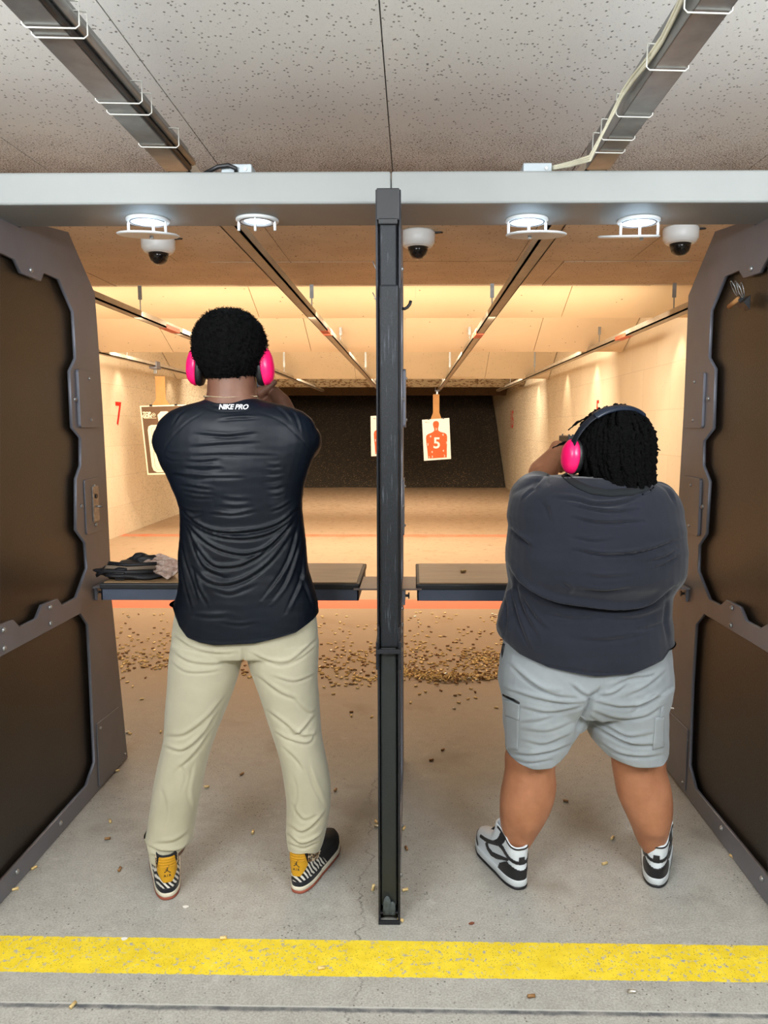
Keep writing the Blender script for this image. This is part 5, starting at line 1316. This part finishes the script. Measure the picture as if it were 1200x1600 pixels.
# ================================================================== person two (right booth)
Y2 = 2.365
M_skin2 = skin_mat('warm_brown_skin', srgb(158, 104, 74), srgb(182, 126, 94), .45)
tor2 = [(744, 862, 1000, .09, -.01), (750, 842, 1016, .115), (758, 822, 1037, .135), (768, 806, 1052, .15), (782, 796, 1060, .165), (800, 793, 1064, .178), (827, 794, 1067, .192), (859, 790, 1068.5, .208), (880, 790, 1067.5, .214), (897, 793, 1064, .212), (912, 794, 1055, .192),
        (930, 790, 1048, .168), (952, 783, 1046, .168), (975, 777, 1047, .182), (992, 777, 1048, .186), (1006, 785, 1049, .188), (1030, 788, 1049, .19), (1062, 790, 1048, .19)]
hc2 = Vector(PY(957, 700, Y2+.02)); YW = radians(24)
shL2 = Vector(PY(838, 782, Y2+.02)); shR2 = Vector(PY(1020, 790, Y2+.02))
slide2 = Vector(PY(893, 687, 2.83))
g2 = slide2+Vector((0, .015, -.07)); wrR2 = g2+Vector((.062, -.075, -.03)); wrL2 = Vector(PY(868, 711, 2.76))
elL2 = Vector((shL2.x+.04, 2.60, 1.255)); elR2 = Vector((shR2.x-.03, 2.62, 1.25))
r2 = empty('person', (hc2.x, Y2, 0), 'person in charcoal t-shirt and light grey cargo shorts, black locs, aiming a pistol', 'person')
mb = MB(); mb.ball(hc2, (.074, .093, .109), 28, 20, Matrix.Rotation(YW, 3, 'Z')); face(mb, hc2, YW)
loft(mb, dense([(720, 925, 992, .062, .005), (745, 918, 998, .070, .0), (765, 890, 1025, .09, 0)]), Y2, 2.1)
loft(mb, dense([q for q in tor2 if q[0] > 745 and q[0] < 1010]), Y2, 2.2, .88, 44, .80)
capsule(mb, [shL2, elL2, wrL2], [.068, .048, .031]); capsule(mb, [shR2, elR2, wrR2], [.070, .055, .031])
grip_hands(mb, slide2, wrR2, wrL2, 1.06)
capsule(mb, [wrL2, PY(871, 700, 2.78)], [.032, .028]); capsule(mb, [PY(846, 738, 2.68), wrL2], [.046, .033])
cL2 = [(1150, 800, 880, .080), (1180, 789, 870, .076), (1200, 789, 867, .074), (1222, 785.5, 869, .076), (1236, 782.5, 868, .077), (1254, 781, 864, .075), (1277, 781, 854, .068), (1300, 784, 841, .048), (1321, 790, 828, .036)]
cR2 = [(1150, 960, 1035, .080), (1180, 955, 1040, .076), (1200, 957, 1040, .074), (1222, 961, 1046, .076), (1242, 965, 1049.5, .077), (1268, 976, 1050, .072), (1290, 986, 1046, .064), (1303, 991, 1043.5, .048), (1321, 999, 1038, .036)]
loft(mb, dense(cL2), Y2-.01, 2.0); loft(mb, dense(cR2), Y2-.01, 2.0)
lgL2 = [(1060, 783, 925, .165), (1087, 784.5, 925, .16), (1110, 785.5, 921, .155), (1131, 787, 912, .148), (1146, 789, 903, .142), (1163, 790, 894, .138), (1178, 790, 885, .134), (1190, 790, 874, .13), (1210, 791, 866, .128)]
lgR2 = [(1060, 918, 1048, .165), (1087, 923, 1043, .16), (1102, 920, 1040, .155), (1128, 915, 1040, .15), (1148, 921, 1040.5, .144), (1163, 929, 1039.5, .14), (1176, 940, 1038, .136), (1190, 953, 1037, .132), (1210, 960, 1036.5, .13)]
loft(mb, dense([q for q in lgL2 if q[0] < 1180]), Y2, 2.2, .78, 44, .74); loft(mb, dense([q for q in lgR2 if q[0] < 1180]), Y2, 2.2, .78, 44, .74); mb.ball(PY(915, 1030, Y2), (.22, .12, .09), 24, 14)
h2L = Vector(PZ(815, 1391, 0)); h2R = Vector(PZ(1024, 1388, 0)); yw2L, yw2R = radians(18), radians(-17)
foot(mb, h2L, yw2L, PY(809, 1318, Y2-.01), .27, .036); foot(mb, h2R, yw2R, PY(1018, 1318, Y2-.01), .27, .036)
me = remesh(mb, .0042, 3); body2 = link('body', me, M_skin2, r2, True)
eyes(hc2, YW, r2)

def z8(*p): return [(760+x/3.529, 700+y/3.529) for x, y in p]
M_shirt2 = cloth_mat('charcoal_cotton_jersey', srgb(25, 28, 39), srgb(31, 34, 46), .82, .25, .22, 800, .25)
mb = MB(); loft(mb, dense(tor2, 4), Y2, 2.3)
for sh, el, rr in ((shL2, elL2, .080), (shR2, elR2, .078)):
    capsule(mb, [sh, sh+Vector((0, .06, .0)), sh.lerp(el, .62)], [rr, rr*.97, rr*.9], 26)
capsule(mb, [PY(800, 930, Y2-.06), PY(792, 975, Y2-.06), PY(800, 1000, Y2-.05)], [.02, .030, .03], 16)
me = remesh(mb, .0046, 5, 'shirt')
G = [(z8((115, 640), (200, 755), (350, 832), (550, 868), (750, 886), (900, 862), (1035, 765)), 5.0, .020), (z8((380, 270), (500, 285), (600, 310), (750, 300), (860, 255)), 3.6, .009), (z8((470, 315), (620, 343), (720, 350), (830, 338)), 3.2, .008), (z8((480, 380), (620, 410), (860, 402)), 3.5, .008),
     (z8((470, 490), (600, 512), (700, 500)), 3.5, .005), (z8((490, 560), (650, 588), (850, 572), (1060, 505)), 3.2, .010), (z8((900, 620), (980, 600), (1040, 565)), 3, .006), (z8((930, 660), (990, 635), (1050, 595)), 3, .006), (z8((130, 440), (180, 485), (245, 535)), 3.4, .010), (z8((550, 700), (660, 712), (790, 700)), 4, .004),
     (z8((500, 775), (650, 790), (800, 770)), 4, .005), (z8((420, 740), (460, 770), (450, 790)), 4, .004), (z8((300, 290), (340, 340), (360, 420)), 5, .004), (z8((200, 280), (240, 240), (280, 220)), 3, .004), (z8((330, 150), (290, 190), (260, 230)), 3, .006), (z8((360, 130), (340, 170), (345, 200)), 2.5, .006),
     (z8((870, 260), (910, 230), (925, 180)), 3, .005), (z8((940, 190), (1000, 230), (1040, 300)), 3, .005), (z8((130, 700), (150, 850), (200, 1010), (240, 1100)), 4, .007), (z8((160, 720), (200, 880), (290, 1050)), 4, .006), (z8((180, 780), (260, 920), (340, 1000)), 4, .005), (z8((100, 800), (115, 920), (100, 1040)), 4, .007),
     (z8((340, 910), (480, 940), (620, 935)), 5, .004), (z8((700, 940), (850, 930), (980, 880)), 5, .004), (z8((500, 1050), (650, 1060), (850, 1030)), 5, .004), (z8((820, 1000), (900, 985), (980, 960)), 4, .004), (z8((1000, 830), (990, 950), (1010, 1080)), 4, .004),
     (z8((115, 1085), (200, 1162), (350, 1208), (600, 1238), (800, 1232), (1000, 1172)), 1.4, .003, 'g'), (z8((480, 170), (530, 215), (620, 246), (740, 256), (860, 245)), 1.3, .003, 'g')]
folds(me, G, 1.3); ripple(me, .0007, 26, 3, (.6, .6, 1.6))
hem(me, lambda v: v[:, 2] < 1.0, [(765, 995), (780, 1003), (790, 1015), (817, 1033), (859, 1046), (930, 1056), (987, 1053), (1043, 1037), (1056, 1025)], Y2-.185)
shirt2 = link('shirt', me, M_shirt2, r2, True)
TSH = bvh(me)
upc = [(884, 739), (893, 746), (905, 753), (925, 761), (950, 765), (985, 763), (1010, 757)]; loc_ = [(877, 744), (888, 754), (902, 763), (924, 772), (954, 776), (988, 774), (1016, 765)]
V = []
for L_ in (upc, [((a[0]+b[0])/2, (a[1]+b[1])/2) for a, b in zip(upc, loc_)], loc_):
    for i in range(len(L_)-1):
        for t in ((0, .25, .5, .75) if i < len(L_)-2 else (0, .25, .5, .75, 1)):
            x, y = L_[i][0]*(1-t)+L_[i+1][0]*t, L_[i][1]*(1-t)+L_[i+1][1]*t; d = Vector(ray(x, y)).normalized(); h = TSH.ray_cast(Vector(cam_loc), d)
            V.append(tuple((h[0]-d*.002) if h[0] is not None else Vector(PY(x, y, Y2-.1))))
n_ = len(V)//3; me = bpy.data.meshes.new('neckband'); me.from_pydata(V, [], [(j*n_+i, j*n_+i+1, (j+1)*n_+i+1, (j+1)*n_+i) for j in (0, 1) for i in range(n_-1)])
o = link('neckband', me, mat('ribbed_charcoal', srgb(20, 24, 28), .9), shirt2, True); m_ = o.modifiers.new('s', 'SOLIDIFY'); m_.thickness = .004; m_.offset = 0

M_short = cloth_mat('light_grey_ripstop', srgb(138, 144, 148), srgb(152, 158, 161), .8, .2, .22, 800, .25)
mb = MB(); loft(mb, dense(lgL2, 4), Y2, 2.25, 1.0); loft(mb, dense(lgR2, 4), Y2, 2.25, 1.0)
loft(mb, dense([(985, 790, 1044, .165), (1017, 785, 1046, .172), (1040, 780, 1048, .178), (1064, 778.5, 1048, .18), (1084, 783, 1044, .17), (1100, 787, 1040, .15)]), Y2, 2.35)
me = remesh(mb, .0046, 4, 'shorts')
def zs(*p): return [(730+x/3.429, 1000+y/3.429) for x, y in p]
G2 = [(zs((720, 205), (715, 260), (690, 295)), 2, .003, 'g'), (zs((735, 255), (700, 290), (665, 310), (650, 370), (610, 440), (590, 500)), 4, .022, 'g'), (zs((560, 240), (620, 290), (670, 305)), 4, .010), (zs((700, 300), (780, 290), (850, 240)), 4, .008), (zs((230, 130), (330, 220), (450, 290), (600, 310)), 4, .008), (zs((270, 170), (400, 260), (520, 280)), 4, .007), (zs((200, 260), (350, 310), (520, 340), (650, 330)), 4, .008),
      (zs((290, 360), (420, 390), (560, 370), (640, 340)), 4, .007), (zs((280, 440), (400, 430), (480, 400)), 4, .004), (zs((670, 380), (800, 420), (950, 410), (1060, 350)), 4, .008), (zs((680, 330), (820, 360), (960, 340), (1080, 260)), 4, .008), (zs((650, 430), (750, 500), (880, 560), (1050, 560)), 4, .009), (zs((640, 400), (740, 460), (860, 520), (1000, 500)), 4, .007), (zs((700, 540), (820, 610), (950, 625), (1050, 610)), 3.6, .008),
      (zs((850, 300), (960, 250), (1060, 170)), 4, .007), (zs((760, 260), (860, 210), (960, 190)), 4, .006), (zs((880, 380), (980, 330), (1075, 290)), 4, .006), (zs((230, 600), (320, 615), (440, 600), (560, 560)), 3.4, .008), (zs((220, 630), (330, 655), (450, 640)), 3, .006), (zs((300, 540), (420, 560), (560, 500)), 4, .006), (zs((300, 480), (430, 490), (570, 440)), 4, .004),
      (zs((910, 200), (960, 195), (1010, 180)), 2.4, .006)]
folds(me, G2, 1.); ripple(me, .0008, 24, 9, (1, 1, 1.2))
hem(me, lambda v: v[:, 0] < PY(913, 1150, Y2)[0], [(780, 1188), (790, 1192), (832, 1200), (861, 1197), (875, 1188), (887, 1177), (896, 1160), (906, 1146)], Y2-.12)
hem(me, lambda v: v[:, 0] >= PY(913, 1150, Y2)[0], [(912, 1150), (930, 1168), (954, 1187), (992, 1196), (1036, 1196), (1050, 1190)], Y2-.12)
shorts = link('shorts', me, M_short, r2, True); TS = bvh(me)
def press(px_, py_, lift=.001):
    p = ray(px_, py_); h = TS.ray_cast(Vector(cam_loc), Vector(p).normalized()); return (h[0]-Vector(p).normalized()*lift) if h[0] is not None else Vector(PY(px_, py_, Y2-.1))
# cargo pockets: flap, pouch, zip
def flap(poly, name, m, th=.004):
    N_ = 10; a, b, c, d = poly; V = []; 
    for j in range(N_+1):
        for i in range(N_+1):
            u, v_ = i/N_, j/N_; x = (a[0]*(1-u)+b[0]*u)*(1-v_)+(d[0]*(1-u)+c[0]*u)*v_; y = (a[1]*(1-u)+b[1]*u)*(1-v_)+(d[1]*(1-u)+c[1]*u)*v_; V.append(tuple(press(x, y, th)))
    Fc = [(j*(N_+1)+i, j*(N_+1)+i+1, (j+1)*(N_+1)+i+1, (j+1)*(N_+1)+i) for j in range(N_) for i in range(N_)]
    me = bpy.data.meshes.new(name); me.from_pydata(V, [], Fc); o = link(name, me, m, shorts, True); s_ = o.modifiers.new('s', 'SOLIDIFY'); s_.thickness = th; s_.offset = 0; return o
flap([(788.5, 1093), (812, 1101), (811, 1126), (790, 1118)], 'pocket_flap', M_short); flap([(790, 1119), (810, 1124), (809, 1172), (792, 1171)], 'cargo_pocket', M_short, .003)
MB().tube([press(x, y, .002) for x, y in ((786, 1086), (795, 1090.5), (803, 1094), (811.5, 1099))], .0042, 8, flat=.5).build('zip', M_black, shorts, True)
flap([(1033, 1106), (1037, 1103), (1037.5, 1118), (1032, 1122)], 'pocket_flap', M_short); flap([(1024, 1122), (1037, 1120), (1037, 1168), (1020, 1172)], 'cargo_pocket', M_short, .003)
pt = Vector(PY(1038, 1100, Y2-.02)); MB().tube([pt, pt+Vector((.010, -.004, -.010)), pt+Vector((.028, -.004, -.012))], .0022, 6).build('drawcord', mat('pale_cord', srgb(205, 200, 186), .7), shorts, True)
MB().tube([pt+Vector((.004, 0, -.012)), pt+Vector((.004, 0, -.03))], .006, 8).build('cord_lock', M_black, shorts, True)
# black waistband end and holster edge showing under the shirt
MB().tube([PY(788, 1006, Y2-.02), PY(786, 1017, Y2-.02), PY(787, 1030, Y2-.02)], .006, 8).build('belt_end', M_black, shorts, True)

# hair: twisted locs over a dark under-layer
mb = MB(); hb = Vector(PY(958, 694, Y2+.005)); mb.ball(hb, (.108, .108, .114), 30, 20); mb.ball(hb+Vector((0, -.015, -.05)), (.095, .092, .082), 24, 16)
me = remesh(mb, .006, 3, 'hair'); v = getv(me)
Rm = np.array(Matrix.Rotation(-YW, 3, 'Z')); loc = (v-np.array(hb))@Rm.T; fr = (loc[:, 1] > .055) & (loc[:, 2] < .05); w_ = loc.copy(); w_[fr, 1] = .03; v = w_@Rm+np.array(hb); setv(me, v)
mb = MB(); mb.v = [tuple(p) for p in v]; mb.f = [tuple(p.vertices) for p in me.polygons]
rs = np.random.default_rng(12)
def loc_strand(pts, r0):
    pts = np.array(pts); out = []; rr = []; L = np.concatenate([[0], np.cumsum(np.linalg.norm(np.diff(pts, axis=0), axis=1))]); n_ = max(10, int(L[-1]/.0045)); ph = rs.uniform(0, 6.28); fq = rs.uniform(520, 720)
    wob = .0017 if r0 > .005 else .0007
    for s_ in np.linspace(0, L[-1], n_):
        p = np.array([np.interp(s_, L, pts[:, k]) for k in range(3)]); a = ph+s_*fq
        p = p+np.array([cos(a), sin(a), cos(a*1.3)])*wob; out.append(p); rr.append(r0*(.82+.28*sin(s_*fq*1.7+ph))*(1-.45*(s_/L[-1])**4))
    mb.tube(out, rr, 6)
for i in range(215):
    # root direction in the head frame: back and top
    az = rs.uniform(-pi*.62, pi*.62); el_ = np.arcsin(rs.uniform(-.05, 1))
    d0 = np.array([sin(az)*cos(el_), -cos(az)*cos(el_), sin(el_)]); pts = []
    R0 = rs.uniform(.96, 1.06); el = el_; A_ = az+rs.normal()*.10
    end = rs.uniform(-.162, -.118)-.018*cos(az)+(.035*max(0, -sin(az+YW*0))) 
    hx, hy_, hz = .118*R0, .116*R0, .114*R0
    while el > -.05:
        pts.append((hx*sin(A_)*cos(el), -hy_*cos(A_)*cos(el), hz*sin(el))); el -= .22; A_ += rs.normal()*.03
    x, y = hx*sin(A_), -hy_*cos(A_); z = 0.; k = 0
    while z > end:
        pts.append((x*(1-.25*(z/end)**2)+rs.normal()*.0025, y*(1+(.22 if y < 0 else -.1)*(z/end)**1.5)+rs.normal()*.0025, z)); z -= .018
    P3 = np.array(pts)@np.array(Matrix.Rotation(YW, 3, 'Z')).T+np.array(hb)
    if len(P3) > 2: loc_strand(P3, rs.uniform(.0055, .0085))
for pp in ([(918, 652), (902, 660), (888, 672)], [(888, 690), (876, 694), (863, 700)], [(1012, 684), (1020, 698), (1032, 704)], [(1016, 695), (1024, 708), (1028, 700)], [(1003, 668), (1014, 680), (1022, 690)]):
    loc_strand([PY(x, y, Y2-.02) for x, y in pp], .0042)
me = bpy.data.meshes.new('hair'); me.from_pydata(mb.v, [], mb.f); me.update(); link('hair', me, M_hair, r2, True)

# black and white high-top sneakers
M_wl = mat('white_leather', srgb(216, 223, 228), .42, 0, .03, 10, .05, 200); M_bl = mat('black_leather_grain', srgb(27, 27, 31), .4, 0, .1, 10, .08, 300); M_wm = mat('white_midsole', srgb(206, 212, 214), .5, 0, .04)
def dunk(h, yaw, side, lab):
    T = Matrix.Translation((h.x, h.y, 0)) @ Matrix.Rotation(yaw, 4, 'Z')
    S = Shoe(T, .298, .0485, .030, .137, .045, ([0, .22, .36, .5, .62, .8, 1], [1., .985, .93, .74, .56, .46, .42]), side)
    u = S.surf('sneaker', M_wl, r2); tag(u, lab)
    S.band('outsole', M_bl, u, 0, .010, .0035); S.band('midsole', M_wm, u, .0095, .033, .004, True)
    S.patch('heel_counter', M_bl, u, [(-.185, .0), (.185, .0), (.175, .2), (.13, .44), (.07, .40), (0, .34), (-.07, .40), (-.13, .44), (-.175, .2)], .0022)
    S.patch('ankle_strap', M_bl, u, [(-.25, .74), (-.12, .66), (0, .60), (.12, .66), (.25, .74), (.25, .62), (.12, .56), (0, .515), (-.12, .56), (-.25, .62)], .0026, 130)
    S.patch('heel_pull', M_bl, u, [(-.022, .56), (.022, .56), (.020, .74), (-.020, .74)], .0036, 200)
    S.patch('collar_trim', M_bl, u, [(-.3, .955), (.3, .955), (.3, 1.), (-.3, 1.)], .0018, 130)
    for q in (-1, 1):
        f = lambda L_: [(q*a, b) for a, b in L_]
        S.patch('swoosh', M_bl, u, f([(.125, .70), (.15, .50), (.185, .33), (.22, .22), (.26, .20), (.30, .25), (.335, .34), (.29, .31), (.25, .33), (.21, .42), (.175, .56), (.15, .68)]) if False else f([(.30, .47), (.285, .33), (.262, .22), (.235, .17), (.20, .22), (.12, .50), (.128, .57), (.20, .36), (.235, .30), (.262, .33), (.285, .42)]), .0022, 170)
        S.patch('lace_stay', M_bl, u, f([(.19, 1.), (.235, .62), (.29, .42), (.34, .34), (.365, .40), (.33, .52), (.28, .72), (.25, 1.)]), .0016, 130)
        S.patch('toe_guard', M_bl, u, f([(.34, .0), (.5, .0), (.5, .24), (.43, .22), (.385, .18), (.34, .10)]), .0018, 130)
    m = MB()
    for k in range(6):
        y = .135+.022*k; zz = .158-.018*k
        m.tube([T @ Vector((-.022, y, zz-.008)), T @ Vector((0, y+.004, zz+.004)), T @ Vector((.022, y, zz-.008))], .003, 6)
    m.build('laces', M_bl, u, True)
    V = []
    m = MB().prism([(.105, .13), (.095, .20), (.107, .205), (.122, .15)], 'x', -.030, .030); mm_ = m.mesh('tongue'); mm_.transform(T); tg = link('tongue', mm_, M_wl, u); b = tg.modifiers.new('b', 'BEVEL'); b.width = .005; b.segments = 2
dunk(h2L, yw2L, 1, 'left black and white high-top sneaker, seen from its side'); dunk(h2R, yw2R, -1, 'right black and white high-top sneaker, seen from its heel')
pistol(slide2, 'black pistol held out by the shorter shooter, peeking out above the pink ear cup')
c = hb+Vector((-.014, -.0, -.04)); ear_defenders(c, YW, .03, .40, .132, .160, 'pink ear defenders over the black twisted locs of the shorter shooter', True, 1.06, .0115, fl=.05)
